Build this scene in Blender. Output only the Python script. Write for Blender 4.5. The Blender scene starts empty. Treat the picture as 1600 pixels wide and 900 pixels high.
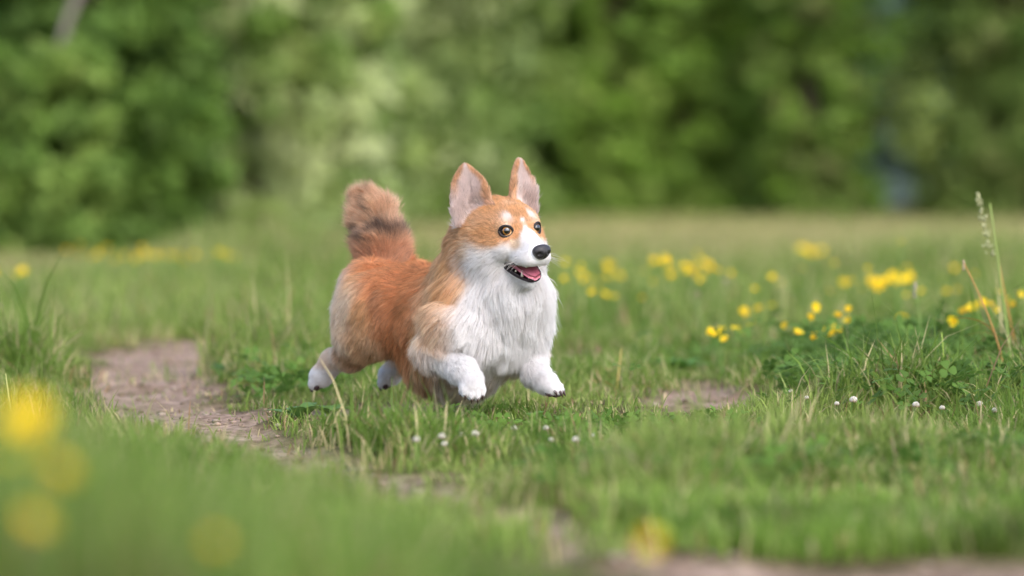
import bpy, math, random
import numpy as np
from mathutils import Vector, Matrix
from mathutils.kdtree import KDTree

rng = np.random.default_rng(7)
random.seed(7)
scene = bpy.context.scene
COL = scene.collection

# ------------------------------------------------------------------ camera
D = 5.7            # metres from the lens to the dog
H = 0.37           # lens height above the ground
FPX = 6000.0       # focal length in photo pixels (135 mm on 36 mm, 1600 px)
HZ = 266.0         # photo row of the horizon
PITCH = math.atan((450 - HZ) / FPX)
cam_data = bpy.data.cameras.new('camera')
cam = bpy.data.objects.new('camera', cam_data)
COL.objects.link(cam)
cam.location = (0, -D, H)
cam.rotation_euler = (math.radians(90) - PITCH, 0, 0)
cam_data.sensor_width = 36
cam_data.lens = 135
cam_data.clip_start = 0.05
cam_data.clip_end = 600
cam_data.dof.use_dof = True
cam_data.dof.focus_distance = D - 0.13
cam_data.dof.aperture_fstop = 2.8
scene.camera = cam

# ------------------------------------------------------------------ light
SUN_EL, SUN_AZ = math.radians(46), math.radians(148)   # azimuth clockwise from +Y
world = bpy.data.worlds.new('World')
scene.world = world
world.use_nodes = True
wn = world.node_tree
bg = wn.nodes['Background']
sky = wn.nodes.new('ShaderNodeTexSky')
sky.sky_type = 'NISHITA'
sky.sun_disc = False
sky.sun_elevation = SUN_EL
sky.sun_rotation = SUN_AZ
sky.dust_density = 2.5
sky.ozone_density = 1.0
sky.air_density = 1.0
wn.links.new(sky.outputs[0], bg.inputs[0])
bg.inputs[1].default_value = 0.15
sun_data = bpy.data.lights.new('sun', 'SUN')
sun_data.energy = 1.2
sun_data.angle = math.radians(75)
sun_data.color = (1.0, 0.985, 0.97)
sun = bpy.data.objects.new('sun', sun_data)
COL.objects.link(sun)
sd = Vector((math.sin(SUN_AZ) * math.cos(SUN_EL), math.cos(SUN_AZ) * math.cos(SUN_EL), math.sin(SUN_EL)))
sun.rotation_euler = sd.to_track_quat('Z', 'Y').to_euler()
sun.location = sd * 20
scene.view_settings.view_transform = 'Standard'
scene.view_settings.look = 'None'
scene.view_settings.gamma = 1
scene.view_settings.exposure = 1.18
scene.render.engine = 'CYCLES'
scene.cycles.use_denoising = True
scene.cycles.max_bounces = 8
scene.cycles.diffuse_bounces = 4
scene.cycles.transparent_max_bounces = 8
try:
    scene.cycles_curves.shape = 'RIBBONS'
    scene.cycles_curves.subdivisions = 2
except Exception:
    pass

# ------------------------------------------------------------------ helpers
def lin(c):
    c = np.asarray(c, float) / 255.0
    return np.where(c <= 0.04045, c / 12.92, ((c + 0.055) / 1.055) ** 2.4)

def vnoise(x, y, freq, seed):
    """smooth value noise in 0..1"""
    g = np.random.default_rng(seed).random((256, 256))
    x = np.asarray(x, float) * freq + 1000; y = np.asarray(y, float) * freq + 1000
    xi = np.floor(x).astype(int); yi = np.floor(y).astype(int)
    fx = x - xi; fy = y - yi
    fx = fx * fx * (3 - 2 * fx); fy = fy * fy * (3 - 2 * fy)
    a = g[xi & 255, yi & 255]; b = g[(xi + 1) & 255, yi & 255]
    c = g[xi & 255, (yi + 1) & 255]; d = g[(xi + 1) & 255, (yi + 1) & 255]
    return (a * (1 - fx) + b * fx) * (1 - fy) + (c * (1 - fx) + d * fx) * fy

def fbm(x, y, freq, seed, n=3):
    s = 0; a = 1; t = 0
    for i in range(n):
        s = s + a * vnoise(x, y, freq * 2 ** i, seed + i); t += a; a *= 0.5
    return s / t

def sstep(a, b, x):
    t = np.clip((np.asarray(x, float) - a) / (b - a), 0, 1)
    return t * t * (3 - 2 * t)

def mesh_np(name, verts, tris=None, quads=None, smooth=False, cols=None, mat=None):
    """fast mesh from numpy arrays; cols per vertex (linear rgb)"""
    me = bpy.data.meshes.new(name)
    verts = np.asarray(verts, np.float32)
    nt = 0 if tris is None else len(tris); nq = 0 if quads is None else len(quads)
    idx = []
    if nt: idx.append(np.asarray(tris, np.int32).ravel())
    if nq: idx.append(np.asarray(quads, np.int32).ravel())
    idx = np.concatenate(idx)
    me.vertices.add(len(verts)); me.vertices.foreach_set('co', verts.ravel())
    me.loops.add(len(idx)); me.loops.foreach_set('vertex_index', idx)
    me.polygons.add(nt + nq)
    st = np.concatenate([np.arange(nt) * 3, nt * 3 + np.arange(nq) * 4]).astype(np.int32)
    me.polygons.foreach_set('loop_start', st)
    if smooth:
        me.polygons.foreach_set('use_smooth', np.ones(nt + nq, bool))
    me.update(calc_edges=True)
    if cols is not None:
        at = me.color_attributes.new('col', 'FLOAT_COLOR', 'POINT')
        rgba = np.ones((len(verts), 4), np.float32); rgba[:, :3] = cols
        at.data.foreach_set('color', rgba.ravel())
    if mat: me.materials.append(mat)
    return me

def link(name, data, parent=None, label=None, cat=None, group=None, kind=None, loc=None):
    o = bpy.data.objects.new(name, data)
    COL.objects.link(o)
    if loc is not None: o.location = loc
    if parent: o.parent = parent
    if label: o['label'] = label
    if cat: o['category'] = cat
    if group: o['group'] = group
    if kind: o['kind'] = kind
    return o

def node_mat(name):
    m = bpy.data.materials.new(name); m.use_nodes = True
    nt = m.node_tree
    return m, nt, nt.nodes['Principled BSDF'], nt.nodes['Material Output']

def simple_mat(name, rgb, rough=0.6, spec=0.3, coat=0, noise=None, sss=0):
    m, nt, b, out = node_mat(name)
    b.inputs['Roughness'].default_value = rough
    b.inputs['Specular IOR Level'].default_value = spec
    b.inputs['Coat Weight'].default_value = coat
    b.inputs['Coat Roughness'].default_value = 0.05
    if noise:
        n = nt.nodes.new('ShaderNodeTexNoise'); n.inputs['Scale'].default_value = noise[0]; n.inputs['Detail'].default_value = 5
        tc = nt.nodes.new('ShaderNodeTexCoord')
        nt.links.new(tc.outputs['Object'], n.inputs['Vector'])
        r = nt.nodes.new('ShaderNodeMix'); r.data_type = 'RGBA'
        r.inputs['A'].default_value = (*rgb, 1); r.inputs['B'].default_value = (*noise[1], 1)
        nt.links.new(n.outputs['Fac'], r.inputs['Factor'])
        nt.links.new(r.outputs['Result'], b.inputs['Base Color'])
        bp = nt.nodes.new('ShaderNodeBump'); bp.inputs['Strength'].default_value = noise[2]; bp.inputs['Distance'].default_value = 0.002
        nt.links.new(n.outputs['Fac'], bp.inputs['Height']); nt.links.new(bp.outputs[0], b.inputs['Normal'])
    else:
        b.inputs['Base Color'].default_value = (*rgb, 1)
    return m

def leaf_mat(name, trans=0.35, rough=0.5, spec=0.25, tint=(1, 1, 1), attr='col'):
    """thin leaf: colour attribute, diffuse + gloss + light coming through"""
    m, nt, b, out = node_mat(name)
    a = nt.nodes.new('ShaderNodeAttribute'); a.attribute_name = attr
    mul = nt.nodes.new('ShaderNodeMix'); mul.data_type = 'RGBA'; mul.blend_type = 'MULTIPLY'
    mul.inputs['Factor'].default_value = 1
    nt.links.new(a.outputs['Color'], mul.inputs['A']); mul.inputs['B'].default_value = (*tint, 1)
    nt.links.new(mul.outputs['Result'], b.inputs['Base Color'])
    b.inputs['Roughness'].default_value = rough
    b.inputs['Specular IOR Level'].default_value = spec
    t = nt.nodes.new('ShaderNodeBsdfTranslucent')
    nt.links.new(mul.outputs['Result'], t.inputs['Color'])
    mx = nt.nodes.new('ShaderNodeMixShader'); mx.inputs[0].default_value = trans
    nt.links.new(b.outputs[0], mx.inputs[1]); nt.links.new(t.outputs[0], mx.inputs[2])
    nt.links.new(mx.outputs[0], out.inputs['Surface'])
    return m

def attr_mat(name, rough=0.7, spec=0.2, attr='col', bump=None):
    m, nt, b, out = node_mat(name)
    a = nt.nodes.new('ShaderNodeAttribute'); a.attribute_name = attr
    nt.links.new(a.outputs['Color'], b.inputs['Base Color'])
    b.inputs['Roughness'].default_value = rough
    b.inputs['Specular IOR Level'].default_value = spec
    return m

def tube(pts, radii, n=6, cap=True):
    """verts, quads/tris of a tapering tube along pts"""
    pts = np.asarray(pts, float); k = len(pts)
    radii = np.broadcast_to(np.asarray(radii, float), (k,))
    tan = np.gradient(pts, axis=0); tan /= np.linalg.norm(tan, axis=1)[:, None] + 1e-12
    ref = np.array([0.31, 0.87, 0.38]);
    e1 = np.cross(tan, ref); e1 /= np.linalg.norm(e1, axis=1)[:, None] + 1e-12
    e2 = np.cross(tan, e1)
    a = np.arange(n) * 2 * math.pi / n
    V = pts[:, None] + radii[:, None, None] * (np.cos(a)[None, :, None] * e1[:, None] + np.sin(a)[None, :, None] * e2[:, None])
    V = V.reshape(-1, 3)
    i = np.arange(k - 1)[:, None] * n; j = np.arange(n)[None]; j2 = (j + 1) % n
    Q = np.stack([i + j, i + j2, i + n + j2, i + n + j], -1).reshape(-1, 4)
    V = np.vstack([V, pts[:1], pts[-1:]])
    T = []
    for q in range(n):
        T.append((q, (q + 1) % n, len(V) - 2)[::-1]); T.append(((k - 1) * n + q, (k - 1) * n + (q + 1) % n, len(V) - 1))
    return V, np.array(T), Q

def merge(parts):
    Vs, Ts, Qs, o = [], [], [], 0
    for V, T, Q in parts:
        Vs.append(V)
        if T is not None and len(T): Ts.append(np.asarray(T) + o)
        if Q is not None and len(Q): Qs.append(np.asarray(Q) + o)
        o += len(V)
    return np.vstack(Vs), (np.vstack(Ts) if Ts else None), (np.vstack(Qs) if Qs else None)

def uv_ball(nu=16, nv=10):
    V = []; Q = []; T = []
    for i in range(nv + 1):
        th = math.pi * i / nv
        for j in range(nu):
            ph = 2 * math.pi * j / nu
            V.append((math.sin(th) * math.cos(ph), math.sin(th) * math.sin(ph), math.cos(th)))
    for i in range(nv):
        for j in range(nu):
            Q.append((i * nu + j, (i + 1) * nu + j, (i + 1) * nu + (j + 1) % nu, i * nu + (j + 1) % nu))
    return np.array(V), None, np.array(Q)

# ------------------------------------------------------------------ ground
def gx(px, d): return (px - 800) * d / FPX
def gd(py): return H * FPX / (py - HZ)                 # distance of the ground seen at a photo row
def gpt(px, py): d = gd(py); return np.array([gx(px, d), d - D])

PATH = np.array([gpt(300, 535), gpt(262, 552), gpt(235, 590), gpt(250, 640), gpt(390, 690),
                 gpt(560, 745), gpt(770, 812), gpt(1080, 880), gpt(1500, 905), gpt(2200, 930)])
def smooth_poly(P, n=160):
    t = np.linspace(0, len(P) - 1, n); out = []
    for v in t:
        i = min(int(v), len(P) - 2); f = v - i
        p0 = P[max(i - 1, 0)]; p1 = P[i]; p2 = P[i + 1]; p3 = P[min(i + 2, len(P) - 1)]
        out.append(0.5 * (2 * p1 + (p2 - p0) * f + (2 * p0 - 5 * p1 + 4 * p2 - p3) * f ** 2 + (3 * p1 - p0 - 3 * p2 + p3) * f ** 3))
    return np.array(out)
PATHC = smooth_poly(PATH)
PW = np.interp(np.linspace(0, 1, len(PATHC)), [0, .12, .25, .37, .5, .62, .75, .85, 1], [.06, .125, .13, .115, .10, .065, .045, .09, .10])
# bare earth patches: (px, py, half width m, half depth m)
BARE = [(1112, 614, .095, .30), (1090, 636, .09, .16), (548, 642, .10, .13), (430, 492, .10, .3), (905, 548, .05, .12),
        (1010, 690, .03, .04), (1210, 640, .03, .06), (1420, 690, .05, .06), (1120, 560, .1, .1), (790, 800, .07, .08), (1250, 893, .12, .06), (1500, 893, .12, .06)]

def bare_mask(x, y):
    """signed amount: >0 inside bare earth"""
    x = np.asarray(x, float); y = np.asarray(y, float)
    sh = x.shape; xf = x.ravel(); yf = y.ravel()
    best = np.full(xf.shape, -9.0)
    for i in range(0, len(PATHC), 1):
        c = PATHC[i]
        d = np.hypot(xf - c[0], (yf - c[1]))
        best = np.maximum(best, (PW[i] - d) / 0.1)
    for (px, py, a, b) in BARE:
        c = gpt(px, py)
        d = np.hypot((xf - c[0]) / a, (yf - c[1]) / b)
        best = np.maximum(best, (1 - d) * 0.9)
    n = fbm(xf, yf, 9, 11) - 0.5
    n2 = fbm(xf, yf, 30, 14, 2) - 0.5
    return (best + n * 1.7 + n2 * 1.3).reshape(sh)

def ground_z(x, y):
    z = 0.030 * (fbm(x, y, 1.3, 21) - 0.5) + 0.016 * (fbm(x, y, 7, 31, 2) - 0.5)
    return z

def axis_pts(lo, hi, near, step0, grow):
    a = [0.0]; s = step0
    while a[-1] < hi - near: a.append(a[-1] + s); s *= grow
    b = [0.0]; s = step0
    while b[-1] > lo - near: b.append(b[-1] - s); s *= grow
    return np.array(sorted(set(b[1:] + a))) + near

xs = axis_pts(-300, 300, 0.0, 0.018, 1.028)
ys = axis_pts(-60, 400, -0.5, 0.028, 1.022)
GX, GY = np.meshgrid(xs, ys, indexing='ij')
bm_ = bare_mask(GX.ravel(), GY.ravel())
fade = 1 / (1 + (np.hypot(GX, GY) / 40) ** 2)
GZ = ground_z(GX, GY) * fade
dirt = sstep(-0.25, 0.25, bm_)
GZ = GZ - (0.012 * dirt).reshape(GX.shape) + (0.008 * dirt * (fbm(GX.ravel(), GY.ravel(), 45, 77, 2) - .5)).reshape(GX.shape)
nx, ny = GX.shape
ii, jj = np.meshgrid(np.arange(nx - 1), np.arange(ny - 1), indexing='ij')
q = np.stack([ii * ny + jj, (ii + 1) * ny + jj, (ii + 1) * ny + jj + 1, ii * ny + jj + 1], -1).reshape(-1, 4)
dirt_c = lin((158, 139, 125)); soil_c = lin((92, 88, 56))
gcol = soil_c * (1 - dirt[:, None]) + dirt_c * dirt[:, None]
gm, nt, b, out = node_mat('earth')
a = nt.nodes.new('ShaderNodeAttribute'); a.attribute_name = 'col'
tc = nt.nodes.new('ShaderNodeTexCoord')
n1 = nt.nodes.new('ShaderNodeTexNoise'); n1.inputs['Scale'].default_value = 60; n1.inputs['Detail'].default_value = 8
n2 = nt.nodes.new('ShaderNodeTexNoise'); n2.inputs['Scale'].default_value = 9; n2.inputs['Detail'].default_value = 5
rp = nt.nodes.new('ShaderNodeValToRGB'); rp.color_ramp.elements[0].position = .3; rp.color_ramp.elements[0].color = (.45, .40, .37, 1)
rp.color_ramp.elements[1].position = .72; rp.color_ramp.elements[1].color = (1.35, 1.3, 1.3, 1)
rp2 = nt.nodes.new('ShaderNodeValToRGB'); rp2.color_ramp.elements[0].position = .35; rp2.color_ramp.elements[0].color = (.66, .62, .56, 1)
rp2.color_ramp.elements[1].position = .7; rp2.color_ramp.elements[1].color = (1.1, 1.1, 1.12, 1)
m1 = nt.nodes.new('ShaderNodeMix'); m1.data_type = 'RGBA'; m1.blend_type = 'MULTIPLY'; m1.inputs['Factor'].default_value = 1
m2 = nt.nodes.new('ShaderNodeMix'); m2.data_type = 'RGBA'; m2.blend_type = 'MULTIPLY'; m2.inputs['Factor'].default_value = 1
for n in (n1, n2): nt.links.new(tc.outputs['Object'], n.inputs['Vector'])
nt.links.new(n1.outputs['Fac'], rp.inputs[0]); nt.links.new(n2.outputs['Fac'], rp2.inputs[0])
nt.links.new(a.outputs['Color'], m1.inputs['A']); nt.links.new(rp.outputs[0], m1.inputs['B'])
nt.links.new(m1.outputs['Result'], m2.inputs['A']); nt.links.new(rp2.outputs[0], m2.inputs['B'])
nt.links.new(m2.outputs['Result'], b.inputs['Base Color'])
b.inputs['Roughness'].default_value = .95; b.inputs['Specular IOR Level'].default_value = .1
bp = nt.nodes.new('ShaderNodeBump'); bp.inputs['Strength'].default_value = .8; bp.inputs['Distance'].default_value = .006
nt.links.new(n1.outputs['Fac'], bp.inputs['Height']); nt.links.new(bp.outputs[0], b.inputs['Normal'])
me = mesh_np('ground', np.stack([GX.ravel(), GY.ravel(), GZ.ravel()], -1), quads=q, smooth=True, cols=gcol, mat=gm)
ground = link('ground', me, kind='structure', label='meadow ground with a worn bare earth trail crossing the grass', cat='ground')

def surf_z(x, y):
    x = np.asarray(x, float); y = np.asarray(y, float)
    return ground_z(x, y) / (1 + (np.hypot(x, y) / 40) ** 2) - 0.012 * sstep(-.25, .25, bare_mask(x, y))

# ------------------------------------------------------------------ trees
leafM = leaf_mat('tree_leaf', .55, .55, .2)
barkM = simple_mat('bark', tuple(lin((92, 78, 64))), .9, .1, noise=(14, tuple(lin((58, 50, 42))), .6))
paleBarkM = simple_mat('pale_bark', tuple(lin((158, 148, 138))), .85, .15, noise=(9, tuple(lin((110, 104, 92))), .4))

def make_tree(name, label, group, px, d, rad, height, low, pal, n_clump, leaf=.07, trunk_r=.08, lean=(0, 0), per=95, bark=None, seed=0, squash=1.0, focus=2.2):
    r = np.random.default_rng(seed + 100)
    x0, y0 = gx(px, d), d - D
    root = link(name, None, label=label, cat='tree' if height > 2.6 else 'bush', group=group, loc=(x0, y0, -0.02))
    # trunk and limbs
    parts = []
    t = np.linspace(0, 1, 9)
    wob = r.normal(0, .04, (9, 2)).cumsum(0) * .6
    axis = np.stack([lean[0] * t * height * .8 + wob[:, 0], lean[1] * t * height * .8 + wob[:, 1], t * height * .82], -1)
    axis[0, :2] = 0
    parts.append(tube(axis, trunk_r * (1 - .8 * t), 8))
    # clump centres through the crown volume (more at the outer shell)
    u = r.normal(size=(n_clump, 3)); u /= np.linalg.norm(u, axis=1)[:, None]
    rr = r.random(n_clump) ** .45
    zc = low + (height - low) * r.random(n_clump) ** focus     # more twigs low down, where the photo looks
    tz = np.clip((zc - low) / (height - low), 0, 1)
    prof = rad * np.sqrt(np.clip(1 - (np.clip(tz - .35, 0, 1) / .65) ** 2, .04, 1)) * (0.72 + .28 * sstep(0, .3, tz))
    ang = r.random(n_clump) * 2 * math.pi
    lump = 1 + .22 * np.sin(ang * 3 + seed) + .12 * np.sin(zc * 4 + ang * 2 + seed)
    ax = np.stack([np.interp(zc, axis[:, 2], axis[:, 0]), np.interp(zc, axis[:, 2], axis[:, 1])], -1)
    cx = ax[:, 0] + np.cos(ang) * prof * rr * lump
    cy = ax[:, 1] + np.sin(ang) * prof * rr * lump * squash
    C = np.stack([cx, cy, zc], -1)
    big = np.argsort(-rr)[:max(8, n_clump // 8)]
    for k in big[:26]:
        hz = max(.15, C[k, 2] - .55 * math.hypot(C[k, 0] - ax[k, 0], C[k, 1] - ax[k, 1]))
        p0 = np.array([np.interp(hz, axis[:, 2], axis[:, 0]), np.interp(hz, axis[:, 2], axis[:, 1]), hz])
        mid = (p0 + C[k]) / 2 + r.normal(0, .05, 3) + (0, 0, .08)
        tt = np.linspace(0, 1, 5)[:, None]
        pts = p0 * (1 - tt) ** 2 + 2 * mid * tt * (1 - tt) + C[k] * tt ** 2
        parts.append(tube(pts, np.linspace(trunk_r * .35, .006, 5), 5))
    V, T, Q = merge(parts)
    link('trunk', mesh_np('trunk', V, T, Q, True, mat=bark or barkM), root)
    # leaves
    csz = rad * r.uniform(.14, .30, n_clump)
    N = n_clump * per
    ci = np.repeat(np.arange(n_clump), per)
    off = r.normal(size=(N, 3)); off /= np.linalg.norm(off, axis=1)[:, None]
    off *= (r.random(N) ** .4)[:, None] * csz[ci][:, None] * np.array([1, 1, .75])
    P = C[ci] + off
    P[:, 2] = np.maximum(P[:, 2], .05)
    nrm = off / (np.linalg.norm(off, axis=1)[:, None] + 1e-9) * .6 + r.normal(size=(N, 3)) * .6 + (0, 0, .5)
    nrm /= np.linalg.norm(nrm, axis=1)[:, None]
    e1 = np.cross(nrm, r.normal(size=(N, 3))); e1 /= np.linalg.norm(e1, axis=1)[:, None]
    e2 = np.cross(nrm, e1)
    s = leaf * r.uniform(.6, 1.3, N)[:, None]
    v0 = P - e1 * s; v1 = P + e2 * s * .42 + nrm * s * .12; v2 = P + e1 * s; v3 = P - e2 * s * .42 + nrm * s * .12
    V = np.stack([v0, v1, v2, v3], 1).reshape(-1, 3)
    Q = np.arange(N * 4).reshape(-1, 4)
    pal = np.array([lin(c) for c in pal])
    # colour per clump with leaf variation
    w = r.dirichlet(np.ones(len(pal)) * .55, n_clump) @ pal * np.array([1.22, 1.24, 1.15])
    cc = w[ci] * r.uniform(.7, 1.3, N)[:, None]
    link('crown', mesh_np('crown', V, quads=Q, cols=np.repeat(cc, 4, 0), mat=leafM), root)
    return root

DK = (96, 122, 58); MD = (114, 142, 66); BR = (136, 166, 72); YG = (150, 168, 92); PALE = (198, 204, 160); OL = (128, 134, 86); BRN = (122, 104, 82)
G1 = 'trees and bushes along the far edge of the meadow'
TREES = [
 ('broad_bush', 'dark green leafy bush at the far left end of the treeline', 20, 18.5, .95, 3.4, .04, (DK, MD, (70, 104, 40)), 420),
 ('broad_bush', 'dense green bush next to the far left bush, low dark base', 150, 17.8, .62, 2.6, .03, (DK, MD, DK), 330),
 ('flowering_bush', 'olive bush with pale creamy sprays, left third of the treeline', 330, 20.5, .85, 3.2, .10, (OL, YG, PALE, BRN, MD), 400),
 ('flowering_bush', 'pale blossoming low bush left of the tail of the dog', 455, 20.0, .55, 2.4, .10, (PALE, YG, MD, PALE), 300),
 ('leafy_tree', 'green tree with scattered pale blossom directly above the tail of the dog', 600, 25.0, 1.1, 5.0, .12, (MD, DK, PALE, YG), 520),
 ('leafy_tree', 'mid green tree behind the head of the dog', 815, 29.5, 1.15, 5.6, .12, (MD, OL, YG, DK), 520),
 ('leafy_tree', 'dark green tree just right of the head of the dog', 985, 31.0, 1.1, 5.6, .10, (DK, MD, (96, 128, 60)), 480),
 ('bright_tree', 'brightest yellow green tree right of centre in the treeline', 1180, 30.5, .95, 5.8, .08, (BR, (120, 152, 50), MD), 520),
 ('leafy_tree', 'slim light green tree filling the gap left of the brightest tree', 1078, 29.0, .6, 4.2, .06, (MD, YG, BR), 320),
 ('low_bush', 'mid green bush standing left of the bluish spruce', 1262, 28.2, .42, 3.0, .05, (MD, OL, BR), 300),
 ('leafy_tree', 'slim light green tree between two darker trees right of the head', 935, 28.5, .5, 3.6, .06, (MD, YG, BR), 300),
 ('low_bush', 'low bush hiding the foot of the leaning trunk at far left', 50, 16.7, .42, .95, .03, (MD, DK, YG), 170),
 ('leafy_tree', 'dark tree with lighter tips at the right end of the treeline', 1600, 28.0, .85, 5.2, .10, (OL, DK, YG, DK), 480),
]
for i, (nm, lb, px, d, rad, ht, low, pal, nc) in enumerate(TREES):
    make_tree(nm, lb, G1, px, d, rad, ht, low, pal, nc, leaf=.055, trunk_r=.05 + .012 * ht, seed=i * 13 + 5, squash=.8)
make_tree('spruce', 'bluish grey green spruce seen in the gap towards the right', G1, 1375, 33.0, .75, 7.5, .2, ((112, 136, 134), (140, 156, 164), (96, 120, 100)), 380, leaf=.05, trunk_r=.12, seed=301)
make_tree('leaning_tree', 'slender tree with pale bare leaning trunk at top left', G1, 3, 17.2, .5, 5.2, 1.9, (DK, MD), 120, leaf=.05, trunk_r=.026, lean=(.33, 0), bark=paleBarkM, seed=411, focus=1)
BACK = [(-60, 27, 'back row tree peeking out behind the far left bush'), (190, 31, 'back row tree behind the two left bushes'),
        (420, 33, 'back row tree behind the pale blossoming bushes'), (700, 38, 'back row tree behind and right of the dog tail'),
        (900, 40, 'back row tree between the head of the dog and the dark tree'), (1090, 41, 'back row tree left of the brightest tree'),
        (1260, 43, 'back row tree right of the brightest tree'), (1470, 42, 'back row tree right of the bluish spruce'),
        (1680, 39, 'back row tree beyond the right end of the treeline')]
for i, (px, d, lb) in enumerate(BACK):
    make_tree('forest_tree', lb, 'shaded back row of trees', px, d, 1.55, 7.5, .05, (YG, (132, 160, 82), OL, YG), 430, leaf=.085, trunk_r=.14, seed=700 + i * 7, per=80, focus=1.7)
# far wood that closes the view behind the rows
r = np.random.default_rng(55)
N = 110000
wx = r.uniform(-24, 24, N); wz = r.random(N) ** 1.2 * 9; wy = 48 + r.random(N) * 8 + .02 * wx ** 2
keep = vnoise(wx, wz, .8, 91) > .05 + wz * .03
P = np.stack([wx, wy, wz], -1)[keep]; N = len(P)
nr = r.normal(size=(N, 3)) + (0, -.4, .6); nr /= np.linalg.norm(nr, axis=1)[:, None]
e1 = np.cross(nr, r.normal(size=(N, 3))); e1 /= np.linalg.norm(e1, axis=1)[:, None]; e2 = np.cross(nr, e1)
s = r.uniform(.14, .3, N)[:, None]
V = np.stack([P - e1 * s, P + e2 * s * .6, P + e1 * s, P - e2 * s * .6], 1).reshape(-1, 3)
cw = vnoise(P[:, 0], P[:, 2], .9, 92)[:, None]
cc = (lin(MD) * (1 - cw) + lin(YG) * cw) * r.uniform(.75, 1.25, N)[:, None]
link('far_wood', mesh_np('far_wood', V, quads=np.arange(N * 4).reshape(-1, 4), cols=np.repeat(cc, 4, 0), mat=leafM), kind='stuff',
     label='far wood of dark green foliage closing the view behind the trees', cat='wood')
# ------------------------------------------------------------------ grass
grassM = leaf_mat('grass_blade', .45, .55, .2)

def blades(x, y, h, wd, bend, az, col, segs=3, curl=None):
    """ribbons: base at (x, y), height h, width wd, leaning by bend (radians) towards azimuth az"""
    N = len(x); z0 = surf_z(x, y) - .004
    fr = np.random.default_rng(int(N) + 3)
    face = az + math.pi / 2 + fr.normal(0, .5, N)
    sx, sy = np.cos(face), np.sin(face)
    V = []; 
    K = 2 * segs + 1
    out = np.zeros((N, K, 3), np.float32)
    for s in range(segs + 1):
        t = s / segs
        a = bend * t ** 1.0
        lx = h * np.sin(bend * t * .9) * t; lz = h * t * np.cos(bend * t * .75)
        cx = x + np.cos(az) * lx; cy = y + np.sin(az) * lx; cz = z0 + np.maximum(lz, .003)
        if s < segs:
            w = wd * (1 - .55 * t ** 1.5) * .5 * (0.75 if s == 0 else 1)
            out[:, 2 * s] = np.stack([cx - sx * w, cy - sy * w, cz], -1)
            out[:, 2 * s + 1] = np.stack([cx + sx * w, cy + sy * w, cz], -1)
        else:
            out[:, 2 * s] = np.stack([cx, cy, cz], -1)
    b = (np.arange(N) * K)[:, None]
    Q = np.concatenate([b + np.array([2 * s, 2 * s + 1, 2 * s + 3, 2 * s + 2])[None] for s in range(segs - 1)], 0) if segs > 1 else None
    T = b + np.array([2 * segs - 2, 2 * segs - 1, 2 * segs])[None]
    return out.reshape(-1, 3), T, Q, np.repeat(col, K, 0)

GP = np.array([lin(c) for c in [(120, 145, 60), (97, 125, 50), (150, 163, 86), (166, 173, 112), (198, 182, 136), (162, 128, 96)]])
def grass_cols(x, y, dry, r):
    n = fbm(x, y, 2.2, 61); n2 = vnoise(x, y, 14, 66)
    N = len(x)
    base = GP[0] * (1 - n2[:, None]) + GP[1] * n2[:, None]
    base = base * (1 - .55 * sstep(.45, .7, n)[:, None]) + GP[2] * .55 * sstep(.45, .7, n)[:, None]
    k = r.random(N)
    base = np.where((k < .22)[:, None], GP[3] * .5 + base * .5, base)
    base = np.where((k < dry)[:, None], GP[4], base)
    base = np.where((k < dry * .22)[:, None], GP[5], base)
    return base * r.uniform(.75, 1.28, N)[:, None]

# lusher tussocks: (px, py, spread x m, spread depth m, extra height)
LUSH = [(1050, 770, .16, .18, .07), (1500, 640, .26, .35, .085), (1350, 630, .15, .25, .05), (520, 700, .10, .12, .05), (640, 705, .1, .13, .045), (650, 665, .05, .05, .02),
        (700, 690, .10, .08, .02), (860, 690, .15, .15, .04), (400, 575, .14, .5, .07), (470, 540, .15, .6, .06), (1100, 545, .13, .35, .05), (1240, 500, .35, .8, .045),
        (980, 470, .3, 1.2, .1), (420, 430, .45, 1.5, .12), (1500, 440, .5, 1.6, .14), (30, 600, .16, .35, .08), (1590, 600, .16, .3, .08), (1250, 720, .12, .15, .03)]
def lush(x, y):
    s = np.zeros(len(x))
    for (px, py, a, b_, e) in LUSH:
        c = gpt(px, py); s = np.maximum(s, e * np.exp(-((x - c[0]) / a) ** 2 - ((y - c[1]) / b_) ** 2))
    return s

def scatter(n, d0, d1, r, power=1.0, margin=.35, wide=1.18):
    """uniform over the ground wedge in front of the lens, between two distances"""
    t = r.random(n)
    d = np.sqrt(d0 ** 2 + t * (d1 ** 2 - d0 ** 2)) if power == 1 else (d0 ** power + t * (d1 ** power - d0 ** power)) ** (1 / power)
    hw = d * 800 / FPX * wide + margin * np.minimum(1, d / 6)
    x = r.uniform(-1, 1, n) * hw
    return x, d - D, d

allV = []
def add_grass(name, V, T, Q, C, label):
    link(name, mesh_np(name, V, T, Q, False, C, grassM), kind='stuff', label=label, cat='grass')

r = np.random.default_rng(101)
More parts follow.
